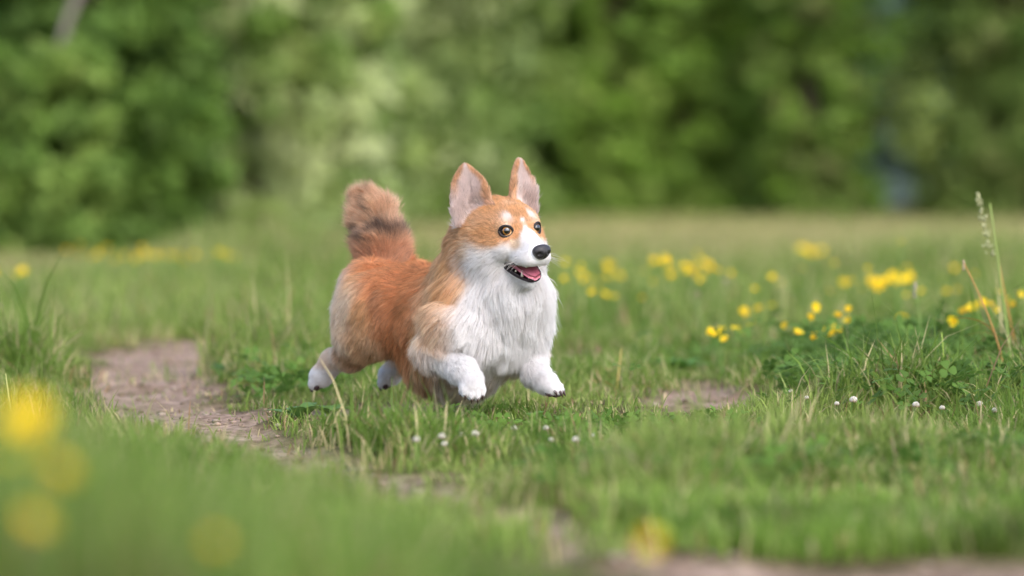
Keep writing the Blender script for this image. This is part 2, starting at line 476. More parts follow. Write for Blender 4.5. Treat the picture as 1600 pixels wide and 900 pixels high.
# 1. turf round the dog, in focus
n = 215000
x, y, d = scatter(n, 3.9, 8.6, r, 1.4)
bmk = bare_mask(x, y)
dens = fbm(x, y, 6, 41)
keep = (r.random(n) < np.clip(.28 - bmk * 1.3, .04, 1)) & (r.random(n) < .35 + 1.1 * dens)
x, y, d, bmk, dens = x[keep], y[keep], d[keep], bmk[keep], dens[keep]
N = len(x)
L = lush(x, y)
h = (.016 + .040 * fbm(x, y, 3, 42) * r.random(N) ** .6 + .018 * r.random(N) ** 3) + L * r.uniform(.3, 1.1, N)
h = h * np.where(bmk > -.15, .6, 1) * (.55 + .95 * sstep(.36, .64, fbm(x, y, 5.5, 49)))
h *= np.where(r.random(N) < .03, 1.7, 1)
h *= 1 - .5 * np.exp(-((x + .12) / .34) ** 2 - ((y + .12) / .35) ** 2)      # cropped short where the dog runs
for (px_, py_, a1, b1) in ((1105, 655, .13, .28), (545, 665, .10, .12), (900, 570, .12, .3)):
    c1 = gpt(px_, py_); h *= 1 - .72 * np.exp(-((x - c1[0]) / a1) ** 2 - ((y - c1[1]) / b1) ** 2)
clx = vnoise(x, y, 20, 43) * 6.283 * 2
az = np.where(r.random(N) < .55, clx + r.normal(0, .6, N), r.random(N) * 6.283)
V, T, Q, C = blades(x, y, h, r.uniform(.0016, .0034, N) * (1 + L * 6), np.abs(r.normal(.75, .4, N)), az, grass_cols(x, y, .15 + .25 * sstep(-.7, .1, bmk), r))
add_grass('grass', V, T, Q, C, 'short green turf around the dog, mixed with dry blades')
# 2. tall soft grass close to the lens, thickest at the lower left
n = 60000
x, y, d = scatter(n, 2.15, 4.1, r, 1.2, margin=.25)
pxs = 800 + x * FPX / d
tall = sstep(950, 250, pxs + 200 * (d - 2.9)) * sstep(3.85, 3.1, d)
bmk = bare_mask(x, y)
keep = (r.random(n) < np.clip(.3 - bmk * 1.6, .01, 1) + tall)
keep &= (tall > .12) | (d > 3.68)
keep &= (r.random(n) < (.35 + .65 * tall) * sstep(.25, .6, fbm(x, y, 7, 74))) | (d > 3.3)
x, y, d, tall, bmk, pxs = x[keep], y[keep], d[keep], tall[keep], bmk[keep], pxs[keep]
N = len(x)
top = np.interp(pxs, [0, 150, 350, 600, 800, 1000, 1200], [660, 705, 745, 805, 850, 880, 960]) + 120 * (fbm(x, y, 5, 71) - .5)
hmax = np.clip(H - (top - HZ) * d / FPX, .03, .25)
h = np.where(tall > .15, hmax * r.uniform(.45, 1.3, N), r.uniform(.02, .055, N) + lush(x, y) * .8)
cg = grass_cols(x, y, .08, r) * (.6 + .75 * sstep(.25, .75, fbm(x, y, 8, 75)))[:, None]
V, T, Q, C = blades(x, y, h, r.uniform(.003, .0052, N), np.abs(r.normal(.5, .3, N)), r.random(N) * 6.283, cg, 3)
add_grass('foreground_grass', V, T, Q, C, 'tall blurred grass close to the viewer along the bottom edge')
# 3. meadow behind the dog, out of focus
n = 190000
x, y, d = scatter(n, 8.4, 34, r, .9, margin=.8)
bmk = bare_mask(x, y)
keep = r.random(n) < np.clip(.25 - bmk * 1.6, .03, 1)
x, y, d = x[keep], y[keep], d[keep]; N = len(x)
L = lush(x, y)
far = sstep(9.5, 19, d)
h = r.uniform(.04, .12, N) * (1 - .5 * far + .7 * np.exp(-((x + .95) / .5) ** 2 - ((d - 15) / 2.5) ** 2)) * (1 - .55 * sstep(-.9, -1.7, x) * sstep(10, 12, d)) * (.5 + fbm(x, y, .9, 47)) + L * r.uniform(.4, 1.1, N)
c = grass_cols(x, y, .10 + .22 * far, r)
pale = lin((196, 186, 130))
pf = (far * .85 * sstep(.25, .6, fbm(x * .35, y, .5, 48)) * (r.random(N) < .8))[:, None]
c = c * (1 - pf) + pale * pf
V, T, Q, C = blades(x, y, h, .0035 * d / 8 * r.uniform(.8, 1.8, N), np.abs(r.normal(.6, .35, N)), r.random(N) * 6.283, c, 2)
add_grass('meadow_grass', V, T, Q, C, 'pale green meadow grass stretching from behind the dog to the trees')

# dead litter and small clods on the bare trail
n = 16000
x, y, d = scatter(n, 3.5, 9, r, 1.3)
k = bare_mask(x, y) > -.2
x, y = x[k], y[k]; N = len(x)
base = uv_ball(5, 3)
s = .0012 + .0050 * r.random(N) ** 5
rot = r.random(N) * 6.283
bv = base[0]
V = np.zeros((N, len(bv), 3))
V[:, :, 0] = (bv[:, 0] * np.cos(rot)[:, None] - bv[:, 1] * np.sin(rot)[:, None]) * (s * r.uniform(.8, 1.9, N))[:, None]
V[:, :, 1] = (bv[:, 0] * np.sin(rot)[:, None] + bv[:, 1] * np.cos(rot)[:, None]) * s[:, None]
V[:, :, 2] = bv[:, 2] * (s * .6)[:, None]
V += np.stack([x, y, surf_z(x, y) + s * .25], -1)[:, None]
Qb = (np.arange(N) * len(bv))[:, None, None] + base[2][None]
cp = np.array([lin(c) for c in [(150, 130, 116), (120, 104, 90), (150, 136, 124), (98, 84, 72)]])[r.integers(0, 4, N)] * r.uniform(.8, 1.2, N)[:, None]
dirtM = attr_mat('dirt_clod', .95, .1)
link('trail_gravel', mesh_np('trail_gravel', V.reshape(-1, 3), quads=Qb.reshape(-1, 4), cols=np.repeat(cp, len(bv), 0), mat=dirtM), kind='stuff',
     label='small stones and earth crumbs strewn over the bare trail', cat='gravel')

# clover and small-leaved herbs among the grass
def herb_patch(name, label, spots, seed):
    r = np.random.default_rng(seed); Vs = []; Ts = []; Cs = []; o = 0
    for (px, py, a, b_, n, hh, sz, colr) in spots:
        c0 = gpt(px, py)
        x = c0[0] + r.normal(0, a, n); y = c0[1] + r.normal(0, b_, n); z = surf_z(x, y) + hh * r.uniform(.25, 1.05, n)
        off_trail = bare_mask(x, y) < -.35
        for i in np.flatnonzero(off_trail):
            tilt = r.normal(0, .45, 2); rot = r.random() * 6.28; s = sz * r.uniform(.6, 1.25)
            cl = (lin(colr) * .55 + lin((112, 134, 58)) * .45) * r.uniform(.7, 1.4)
            for k in range(3):
                aa = rot + k * 2.094
                dx = np.array([math.cos(aa), math.sin(aa), 0]); dy = np.array([-dx[1], dx[0], 0])
                up = np.array([tilt[0], tilt[1], 1.0])
                pts = []
                for (t, w) in ((0.05, 0), (.45, .42), (.85, .46), (1.05, 0), (.85, -.46), (.45, -.42)):
                    p = dx * t * s + dy * w * s
                    p = p + np.array([0, 0, tilt @ p[:2] + .25 * t * s * (1 - t) + .25 * abs(w) * s])
                    pts.append(p + (x[i], y[i], z[i]))
                Vs += pts; Ts += [(o, o + 1, o + 5), (o + 1, o + 2, o + 5), (o + 2, o + 4, o + 5), (o + 2, o + 3, o + 4)]
                Cs += [cl] * 6; o += 6
    link(name, mesh_np(name, np.array(Vs), np.array(Ts), cols=np.array(Cs), mat=grassM), kind='stuff', label=label, cat='clover')
herb_patch('clover_leaves', 'patches of dark green clover leaves growing through the turf', [
    (1490, 590, .15, .22, 1500, .095, .013, (64, 104, 44)), (1350, 630, .11, .18, 700, .06, .012, (70, 112, 46)), (1530, 640, .12, .16, 700, .075, .013, (66, 108, 44)), (1420, 610, .08, .15, 500, .085, .012, (60, 100, 46)),
    (1560, 560, .12, .3, 300, .07, .013, (60, 98, 46)), (1250, 565, .12, .2, 200, .04, .011, (72, 110, 50)),
    (1150, 565, .10, .15, 200, .035, .012, (76, 118, 52)), (1060, 770, .12, .10, 260, .05, .012, (70, 114, 44)), (860, 680, .15, .08, 200, .025, .010, (82, 126, 48)),
    (700, 690, .12, .06, 160, .025, .010, (82, 126, 48)), (1500, 720, .12, .10, 260, .03, .011, (62, 100, 40)), (560, 600, .12, .15, 160, .03, .012, (84, 128, 52)),
    (380, 590, .08, .2, 160, .05, .014, (78, 122, 50)), (430, 620, .08, .12, 140, .04, .013, (78, 122, 50)), (970, 500, .2, .5, 200, .06, .014, (76, 116, 50))], 900)

# broad-leaved rosettes, each one a plant of its own
rosM = leaf_mat('broad_leaf', .3, .4, .4)
def rosette(px, py, n, ln, label, seed, colr=(92, 140, 52)):
    r = np.random.default_rng(seed); c0 = gpt(px, py)
    root = link('broadleaf_weed', None, label=label, cat='plant', group='broad-leaved weeds in the turf', loc=(c0[0], c0[1], float(surf_z(c0[0], c0[1]))))
    for i in range(n):
        a = i * 2.4 + r.normal(0, .2); L_ = ln * r.uniform(.65, 1.1); w = L_ * .17; el = r.uniform(.35, 1.0)
        V = []; Q = []
        for s in range(7):
            t = s / 6
            dist = L_ * t * math.cos(el) ; z = L_ * (math.sin(el) * t - .55 * t * t * math.sin(el))
            ww = w * math.sin(math.pi * min(1, .12 + .88 * t)) ** .8 * (1.25 - .5 * abs(t - .6)) + .001
            if s == 6: ww = .0008
            for sgn, dz in ((-1, .18), (0, 0), (1, .18)):
                V.append((math.cos(a) * dist - math.sin(a) * ww * sgn, math.sin(a) * dist + math.cos(a) * ww * sgn, z + ww * dz * abs(sgn) + .004))
        for s in range(6):
            for k in range(2):
                q0 = s * 3 + k; Q.append((q0, q0 + 1, q0 + 4, q0 + 3))
        c = lin(colr) * r.uniform(.8, 1.25)
        link('leaf', mesh_np('leaf', np.array(V), quads=np.array(Q), smooth=True, cols=np.tile(c, (len(V), 1)), mat=rosM), root)
rosette(1050, 582, 13, .085, 'leafy green weed rosette left of the bare patch right of the dog', 1)
rosette(1090, 572, 9, .07, 'leafy weed rosette just behind the bare patch right of the dog', 2)
rosette(515, 655, 9, .05, 'broad-leaved weed below the hind paw at the trail edge', 3, (92, 124, 58))
rosette(470, 668, 7, .06, 'small broad-leaved weed at the trail edge left of the hind paw', 4, (92, 124, 58))
rosette(365, 590, 10, .08, 'bushy weed on the right bank of the trail, left of the dog', 5, (80, 128, 56))
rosette(835, 668, 5, .03, 'tiny broad-leaved weed below the front paws', 6, (88, 124, 54))
rosette(440, 560, 9, .09, 'leafy weed on the bank between trail and hind leg', 7, (84, 130, 58))

# ------------------------------------------------------------------ flowers
yellowM = leaf_mat('yellow_petal', .3, .5, .3)
stemM = leaf_mat('flower_stem', .15, .5, .3)
whiteM = leaf_mat('white_floret', .3, .6, .2)
def stem_mesh(h, lean, az, rad=.0011, col=(96, 134, 58), n=6, seed=0):
    t = np.linspace(0, 1, n)
    p = np.stack([np.cos(az) * lean * h * t ** 1.6, np.sin(az) * lean * h * t ** 1.6, h * t], -1)
    V, T, Q = tube(p, np.linspace(rad * 1.2, rad * .8, n), 5)
    return mesh_np('stem', V, T, Q, True, np.tile(lin(col), (len(V), 1)), stemM), p[-1]
def bloom_mesh(rad, seed, full=1, col=(250, 218, 24)):
    """rings of rounded petals, slightly cupped, round a domed centre"""
    r = np.random.default_rng(seed); Vs, Ts, Cs, o = [], [], [], 0
    for ring, (npet, rr, tilt) in enumerate(((9, 1.0, .25), (8, .78, .55), (6, .5, .95))[:1 + 2 * full] if full else ((5, 1.0, .5),)):
        for k in range(npet):
            a = (k + .5 * ring) * 2 * math.pi / npet + r.normal(0, .08); L_ = rad * rr * r.uniform(.88, 1.1); w = L_ * (1.9 / npet + .1)
            tl = tilt + r.normal(0, .12); pts = []
            for (t, ww) in ((.05, .15), (.5, .8), (.85, .85), (1.0, .35)):
                for sg in (-1, 1):
                    d_ = L_ * t * math.cos(tl * (1 - .2 * t)); z = L_ * t * math.sin(tl) + .0015 * ring
                    pts.append((math.cos(a) * d_ - math.sin(a) * w * ww * sg, math.sin(a) * d_ + math.cos(a) * w * ww * sg, z))
            Vs += pts; Ts += [(o + j, o + j + 1, o + j + 3, o + j + 2) for j in (0, 2, 4)]
            c = lin(col) * r.uniform(.85, 1.1); Cs += [c] * 8; o += 8
    V, T, Q = uv_ball(8, 5)
    Vs += list(V * rad * (.28, .28, .2) + (0, 0, rad * .15)); Ts += [tuple(q + o) for q in Q]; Cs += [lin((228, 160, 16))] * len(V)
    return mesh_np('bloom', np.array(Vs), quads=np.array(Ts), cols=np.array(Cs), mat=yellowM)
BLOOMS = [bloom_mesh(.0085, s, s % 2) for s in range(6)]
FG = 'yellow meadow flowers'
def flower(px, py, d, label, group=FG, scale=1.0, seed=0, orange=False):
    """px, py: where the bloom shows in the photo, d: its distance"""
    r = np.random.default_rng(seed + 4000)
    x = gx(px, d); y = d - D; z = H - (py - HZ) * d / FPX
    zg = float(surf_z(x, y)); az = r.random() * 6.28; lean = r.uniform(.05, .25)
    h = max(z - zg, .03)
    st, tip = stem_mesh(h, lean, az)
    root = link('yellow_flower', None, label=label, cat='flower', group=group, loc=(x - tip[0], y - tip[1], zg))
    link('stem', st, root)
    b = link('bloom', BLOOMS[r.integers(0, 6)], root, loc=tuple(tip))
    b.rotation_euler = (r.uniform(.0, 1.1), r.normal(0, .45), 0)   # turned to the light in front
    b.scale = (scale * r.uniform(.7, 1.25),) * 3
    return root
# (px, py, distance, what singles it out)
NEARF = [
 (1110, 519, 7.4, 'yellow flower at the left end of the front cluster, beside its twin'), (1129, 515, 7.5, 'yellow flower second from left in the front cluster'),
 (1157, 521, 7.4, 'biggest yellow flower of the front cluster, right of the dog'), (1132, 531, 7.3, 'low yellow flower beneath the front cluster'),
 (1176, 507, 7.9, 'soft yellow flower just above right of the front cluster'), (1163, 488, 8.6, 'soft yellow flower left of a pair above the front cluster'),
 (1186, 483, 8.7, 'soft yellow flower right of a pair above the front cluster'), (1209, 478, 9.0, 'soft upright yellow flower between front cluster and middle flowers'),
 (1227, 509, 7.5, 'small yellow flower left of the low middle pair'), (1247, 521, 7.3, 'yellow flower at the lower left of the middle group'),
 (1273, 481, 7.5, 'tilted yellow flower at the top of the middle group'), (1267, 496, 7.5, 'small yellow flower right below the tilted one'),
 (1310, 495, 7.5, 'small round yellow flower at the centre of the middle group'), (1326, 483, 7.5, 'upper right yellow flower of the middle group'),
 (1326, 501, 7.5, 'lower right yellow flower of the middle group'), (1310, 515, 7.3, 'wide yellow flower low in the middle group'), (1295, 519, 7.4, 'yellow flower touching the wide low one on its left'),
 (1273, 526, 7.2, 'lowest yellow flower of the middle group'), (1298, 457, 9.3, 'blurred wide yellow flower above the middle group'), (1318, 442, 9.8, 'blurred yellow flower above right of the wide one'),
 (1505, 488, 7.8, 'yellow flower at the lower left of the right hand group'), (1522, 480, 7.8, 'yellow flower second from left in the right hand group'),
 (1550, 476, 7.6, 'wide yellow flower in the middle of the right hand group'), (1563, 458, 7.8, 'highest yellow flower of the right hand group'),
 (1595, 461, 7.8, 'yellow flower cut by the right edge of the picture'), (1491, 503, 7.2, 'tiny yellow flower left of the tall seeding grass'),
 (1549, 588, 6.2, 'sharp yellow flower low in the clover at right'), (1563, 586, 6.2, 'sharp yellow flower, right one of the low pair in the clover'),
 (1490, 543, 6.8, 'yellow flower half hidden in the grass below the right hand group'), (1411, 500, 8.4, 'soft yellow flower alone between middle and right groups'),
 (1512, 484, 7.7, 'yellow flower touching the lower left one of the right hand group'), (1536, 473, 7.9, 'yellow flower between the second and the wide one in the right hand group'),
 (1575, 468, 7.7, 'yellow flower just right of the highest in the right hand group'), (1556, 484, 7.6, 'lowest yellow flower of the right hand group'), (1583, 478, 7.8, 'yellow flower second from the right edge of the picture'),
 (1120, 524, 7.4, 'yellow flower wedged between the front cluster twins'), (1150, 515, 7.5, 'yellow flower behind the biggest one of the front cluster'), (1302, 512, 7.4, 'yellow flower squeezed above the wide low one of the middle group'),
 (945, 463, 9.2, 'single blurred yellow flower right of the chest of the dog'),
]
for i, (px, py, d, lb) in enumerate(NEARF):
    flower(px, py, d - (.55 if d > 7 else 0), lb, scale=1.12 if d < 8 else 1.4, seed=i)
r = np.random.default_rng(77)
for i in range(8):
    flower(1362 + i * 8.5, 440 + r.normal(0, 4), 8.6 + .6 * r.random(), 'blurred yellow flower in the dense row right of centre', 'dense row of yellow flowers', 1.5, 100 + i)
for i in range(14):
    flower(1045 + r.normal(0, 60), 418 + r.normal(0, 9), 9.6 + r.random(), 'blurred yellow flower in the loose drift right of the dog', 'loose drift of yellow flowers', 1.5, 150 + i)
for i in range(7):
    flower(1258 + r.normal(0, 20), 392 + r.normal(0, 5), 11.6 + .6 * r.random(), 'far blurred yellow flower in the small clump under the spruce', 'far clump of yellow flowers', 1.6, 180 + i)
for i in range(9):
    flower(920 + r.normal(0, 35), 432 + r.normal(0, 12), 9.2 + r.random(), 'blurred yellow flower beside the head of the dog', 'yellow flowers beside the head', 1.2, 200 + i)
for i in range(44):
    flower(245 + r.normal(0, 75), 400 + r.normal(0, 6), 11 + .8 * r.random(), 'far blurred yellow flower in the band below the left bushes', 'yellow band below the left bushes', .8, 230 + i)
for i in range(5):
    flower(25 + r.normal(0, 20), 430 + r.normal(0, 8), 9.4 + .6*r.random(), 'blurred yellow flower at the far left edge of the meadow', 'yellow flowers at the left edge', 1.1, 260 + i)
for i in range(42):
    flower(r.uniform(870, 1530), 432 + r.normal(0, 22), r.uniform(8.2, 10.2), 'tiny soft yellow flower scattered through the meadow right of the dog', 'scattered small yellow flowers', .85, 330 + i)
for i, (px, py, d, sc, lb) in enumerate([(44, 655, 2.14, 1.35, 'large blurred yellow flower close to the viewer at left'), (20, 716, 2.1, 1.1, 'blurred yellow flower below the large one at the left edge'),
        (92, 738, 2.1, 1.0, 'dim blurred yellow flower right of the left edge one'), (52, 826, 2.1, 1.05, 'lowest blurred yellow flower in the left corner'),
        (336, 852, 2.13, .55, 'faint blurred yellow flower at the bottom, left of centre'), (1020, 850, 2.4, .9, 'blurred orange yellow flower at the bottom, right of centre')]):
    flower(px, py, d, lb, 'blurred yellow flowers close to the viewer', sc, 300 + i)

def clover_head(seed):
    r = np.random.default_rng(seed); Vs, Ts, Cs, o = [], [], [], 0
    for k in range(46):
        u = 1 - 1.55 * (k + .5) / 46; a = k * 2.399; s_ = math.sqrt(max(0, 1 - u * u))
        n_ = np.array([s_ * math.cos(a), s_ * math.sin(a), u]); R_ = .0065 * r.uniform(.85, 1.1)
        e1 = np.cross(n_, (0.3, .5, .8)); e1 /= np.linalg.norm(e1); e2 = np.cross(n_, e1); w = .0014
        p0 = n_ * R_ * .3; p1 = n_ * R_
        for q_ in range(3):
            an = q_ * 2.094; Vs.append(p0 + (e1 * math.cos(an) + e2 * math.sin(an)) * w * .6); Vs.append(p1 * .8 + (e1 * math.cos(an) + e2 * math.sin(an)) * w)
        Vs.append(p1)
        for q_ in range(3):
            q2 = (q_ + 1) % 3
            Ts += [(o + 2 * q_, o + 2 * q2, o + 2 * q2 + 1), (o + 2 * q_, o + 2 * q2 + 1, o + 2 * q_ + 1), (o + 2 * q_ + 1, o + 2 * q2 + 1, o + 6)]
        c = lin((232, 226, 214) if u > -.15 else (196, 176, 150)) * r.uniform(.85, 1.05); Cs += [c] * 7; o += 7
    return mesh_np('flower_head', np.array(Vs), np.array(Ts), cols=np.array(Cs), mat=whiteM)
CH = [clover_head(s) for s in range(3)]
CLO = [(1334, 628, 1.25, 'fluffiest white clover flower right of the bare patch'), (1432, 631, 1.1, 'white clover flower fourth from the right, among clover leaves'), (1473, 630, .9, 'small white clover flower between two bigger ones at right'),
       (1531, 627, 1.2, 'white clover flower second from the right edge'), (1556, 637, 1.1, 'white clover flower nearest the right edge'), (1308, 632, .8, 'small white clover flower left of the fluffiest one'),
       (1236, 612, .7, 'tiny white clover flower just right of the bare patch'), (1261, 625, .7, 'tiny white clover flower between bare patch and fluffiest one'),
       (900, 676, 1.0, 'white clover flower below right of the front paws'), (853, 660, .8, 'left one of a small clover pair below the far paw'), (861, 673, .8, 'right one of a small clover pair below the far paw'),
       (742, 667, 1.1, 'white clover flower directly below the near front paw'), (722, 671, .9, 'white clover flower left of the one below the near paw'), (690, 672, 1.0, 'white clover flower under the belly of the dog'),
       (694, 684, .8, 'lower white clover flower under the belly of the dog'), (650, 680, .9, 'white clover flower furthest left, below the belly'), (803, 661, .9, 'white clover flower between the two front paws'),
       (928, 671, .7, 'tiny white clover flower right of the paws'), (650, 640, .01, '')]
for i, (px, py, sc, lb) in enumerate(CLO):
    if not lb: continue
    r = np.random.default_rng(600 + i); h = .028 + .012 * r.random()
    dd = (H - h) * FPX / (py - HZ); x = gx(px, dd); y = dd - D; zg = float(surf_z(x, y))
    st, tip = stem_mesh(h, .15, r.random() * 6.28, .0008)
    root = link('clover_flower', None, label=lb, cat='flower', group='white clover flowers', loc=(x - tip[0], y - tip[1], zg))
    link('stem', st, root); hd = link('flower_head', CH[i % 3], root, loc=tuple(tip)); hd.scale = (sc * .8,) * 3

# tall stalks
def stalk(name, label, top, bot, d, col, head=None, leafy=(), rad=.0014, bow=.0):
    (px, py), (bx, by) = top, bot
    x1, z1 = gx(px, d), H - (py - HZ) * d / FPX
    x0 = gx(bx, d); y0 = d - D; z0 = float(surf_z(x0, y0))
    root = link(name, None, label=label, cat='grass stalk', group='tall grass stalks standing above the turf', loc=(x0, y0, z0))
    t = np.linspace(0, 1, 9)
    p = np.stack([(x1 - x0) * t + bow * np.sin(t * math.pi), .02 * t ** 2, (z1 - z0) * t], -1)
    V, T, Q = tube(p, np.linspace(rad * 1.2, rad * .6, 9), 6)
    link('stem', mesh_np('stem', V, T, Q, True, np.tile(lin(col), (len(V), 1)), stemM), root)
    r = np.random.default_rng(int(px))
    if head:
        kind, hl, hw, hc = head; parts = []; n_ = {'plume': 70, 'spike': 46, 'button': 40}[kind]
        for k in range(n_):
            tt = r.random(); a = r.random() * 6.28
            wloc = hw * (math.sin(math.pi * min(.98, .1 + .85 * tt)) if kind != 'plume' else (1.2 if (tt * 4) % 1 < .62 else .25) * (1.05 - .6 * tt)) * r.random() ** .5
            c_ = p[-1] + np.array([math.cos(a) * wloc - (.02 * tt * (kind == 'plume')), math.sin(a) * wloc, -hl + hl * 1.2 * tt])
            dr = np.array([math.cos(a) * .5, math.sin(a) * .5, .8]); dr /= np.linalg.norm(dr)
            s_ = {'plume': .0045, 'spike': .0030, 'button': .0030}[kind] * r.uniform(.7, 1.2)
            e1 = np.cross(dr, (.3, .9, .1)); e1 /= np.linalg.norm(e1); e2 = np.cross(dr, e1)
            Vp = np.array([c_ - dr * s_, c_ + e1 * s_ * .4, c_ + e2 * s_ * .4, c_ - e1 * s_ * .4, c_ - e2 * s_ * .4, c_ + dr * s_])
            Tp = [(0, 2, 1), (0, 3, 2), (0, 4, 3), (0, 1, 4), (5, 1, 2), (5, 2, 3), (5, 3, 4), (5, 4, 1)]
            parts.append((Vp, np.array(Tp), None))
        V, T, _ = merge(parts)
        cc = np.repeat(lin(hc)[None] * r.uniform(.75, 1.2, n_)[:, None], 6, 0)
        link('seed_head', mesh_np('seed_head', V, T, cols=cc, mat=stemM), root)
    for (t0, ln, az, lc) in leafy:
        b0 = p[int(t0 * 8)]; V = []; Q = []
        for s_ in range(6):
            u = s_ / 5; w = .0026 * (1 - u ** 2) + .0002
            c_ = b0 + np.array([math.cos(az) * ln * u * (.5 + .5 * u), math.sin(az) * .02 * u, ln * (.75 * u - .55 * u * u)])
            V += [c_ + (0, -w, w * .4), c_ + (0, w, -w * .4)]
        Q = [(2 * k, 2 * k + 1, 2 * k + 3, 2 * k + 2) for k in range(5)]
        link('leaf', mesh_np('leaf', np.array(V), quads=np.array(Q), cols=np.tile(lin(lc), (len(V), 1)), mat=stemM), root)
stalk('seeding_grass', 'tallest seeding grass stalk near the right edge', (1549, 318), (1588, 560), 6.3, (150, 168, 92), ('plume', .085, .0085, (186, 186, 140)), ((.5, .12, .4, (140, 160, 90)), (.35, .10, 2.4, (196, 150, 96))), .0019)
stalk('dry_stalk', 'dry reddish bent stalk left of the tallest seeding grass', (1508, 410), (1580, 620), 6.1, (190, 140, 84), ('spike', .012, .0015, (190, 170, 140)), ((.55, .10, 2.8, (206, 156, 84)),), .0014, .012)
stalk('dry_stalk', 'dry orange stalk leaning at the right edge', (1560, 400), (1600, 600), 6.5, (196, 140, 80), None, ((.4, .08, 1.0, (200, 150, 80)),), .0014)
stalk('plantain_stalk', 'grey headed plantain stalk in the right grass', (1432, 446), (1450, 600), 6.6, (134, 158, 84), ('spike', .022, .0032, (186, 172, 160)), ((.2, .08, .6, (120, 150, 70)),), .0013)
stalk('plantain_stalk', 'taller of two button headed stalks right of the dog', (1135, 438), (1125, 540), 8.0, (140, 160, 92), ('button', .010, .0045, (176, 160, 140)), (), .0012)
stalk('plantain_stalk', 'shorter of two button headed stalks right of the dog', (1092, 458), (1098, 560), 7.8, (140, 156, 96), ('button', .009, .004, (150, 126, 108)), (), .0012)
stalk('dry_stalk', 'short dry stalk with brown bud beyond the far paw', (935, 545), (928, 600), 6.8, (160, 140, 96), ('button', .008, .003, (150, 110, 96)), (), .001)
stalk('dry_stalk', 'straw coloured grass tuft right of the far front paw', (972, 545), (962, 612), 6.3, (206, 178, 104), None, ((.1, .07, .3, (206, 176, 100)), (.2, .06, 2.7, (196, 160, 92))), .0011)
stalk('grass_stalk', 'green seeding stalk right of the fluffiest clover flower', (1387, 545), (1382, 640), 6.2, (140, 160, 96), ('spike', .04, .0018, (196, 196, 150)), (), .0009)
stalk('grass_stalk', 'slim green seeding stalk among the clover leaves', (1425, 555), (1420, 640), 6.2, (140, 160, 96), ('spike', .04, .0016, (190, 194, 150)), (), .0009)
stalk('grass_stalk', 'broad yellow green grass stalk at lower right', (1474, 520), (1482, 650), 5.9, (150, 172, 72), None, ((.1, .12, .8, (140, 168, 70)), (.2, .10, 2.5, (150, 170, 80)), (.3, .08, 1.2, (196, 150, 90))), .0016)
stalk('grass_stalk', 'bright blurred grass blade left of the trail near the left edge', (5, 585), (22, 660), 5.4, (190, 190, 120), None, ((.1, .08, 2.2, (190, 186, 110)),), .0012)
# ------------------------------------------------------------------ dog
# Modelled in its own units (1 unit = 0.95 mm): X right, Y up, Z towards the viewer.
S = D / FPX
cf = np.array([0, math.cos(PITCH), -math.sin(PITCH)]); cu = np.array([0, math.sin(PITCH), math.cos(PITCH)])
ORI = np.array([0, -D, H]) + D * cf
DOGM = np.stack([np.array([1.0, 0, 0]), cu, -cf], 0) * S      # rows: X, Y, Z in metres
def W(P):
    P = np.asarray(P, float)
    return (P - np.array([800.0, -450.0, 0.0])) @ DOGM + ORI
def p3(x, y, z): return np.array([x, -y, z], float)
UP = np.array([0, 1.0, 0])
F = np.array([.6, 0, .8]); R = np.array([-.8, 0, .6])        # dog's forward and right-hand side
def body(f, py, r): return np.array([600.0, -py, -145.0]) + F * f + R * r
# head frame: turned towards the viewer, slightly rolled
th, pi_, ro = math.radians(32), math.radians(8), math.radians(5.5)
Fh = np.array([math.sin(th) * math.cos(pi_), -math.sin(pi_), math.cos(th) * math.cos(pi_)])
Rh = np.cross(Fh, UP); Rh /= np.linalg.norm(Rh); Uh = np.cross(Rh, Fh)
Rh, Uh = Rh * math.cos(ro) - Uh * math.sin(ro), Uh * math.cos(ro) + Rh * math.sin(ro)
HO = p3(784, 365, 128)
def hd(f, u, r):
    f = f if f < 50 else 50 + (f - 50) * .9            # short muzzle
    return HO + Fh * f + Uh * u + Rh * r
BAX = np.stack([F, UP, R]); HAX = np.stack([Fh, Uh, Rh])
def nrmz(v): v = np.asarray(v, float); return v / (np.linalg.norm(v, axis=-1, keepdims=True) + 1e-9)

def rot_axis(axes, i, j, deg):
    a = axes.copy(); c, s = math.cos(math.radians(deg)), math.sin(math.radians(deg))
    a[i], a[j] = axes[i] * c + axes[j] * s, axes[j] * c - axes[i] * s
    return a

PR = []   # each: kind, params, k, region, hair length, lift, flow vector, bbox
def ell(c, semi, axes=BAX, k=18, reg='body', ln=26, lift=.35, flow=-F, st=1):
    c = np.asarray(c, float); semi = np.asarray(semi, float); ext = np.sqrt(((axes * semi[:, None]) ** 2).sum(0))
    def f(P):
        q_ = (P - c) @ axes.T
        k0 = np.linalg.norm(q_ / semi, axis=-1); k1 = np.linalg.norm(q_ / semi ** 2, axis=-1) + 1e-9
        return k0 * (k0 - 1) / k1
    PR.append(dict(f=f, k=k, reg=reg, ln=ln, lift=lift, flow=nrmz(flow), lo=c - ext, hi=c + ext, st=st))
def cone(a, b, ra, rb, k=14, reg='body', ln=26, lift=.35, flow=None, st=1):
    a = np.asarray(a, float); b = np.asarray(b, float); ab = b - a; L2 = ab @ ab
    def f(P):
        t = np.clip(((P - a) @ ab) / L2, 0, 1)
        return np.linalg.norm(P - a - t[..., None] * ab, axis=-1) - (ra + (rb - ra) * t)
    m = max(ra, rb)
    PR.append(dict(f=f, k=k, reg=reg, ln=ln, lift=lift, flow=nrmz(ab if flow is None else flow), lo=np.minimum(a, b) - m, hi=np.maximum(a, b) + m, st=st))

DN = -UP
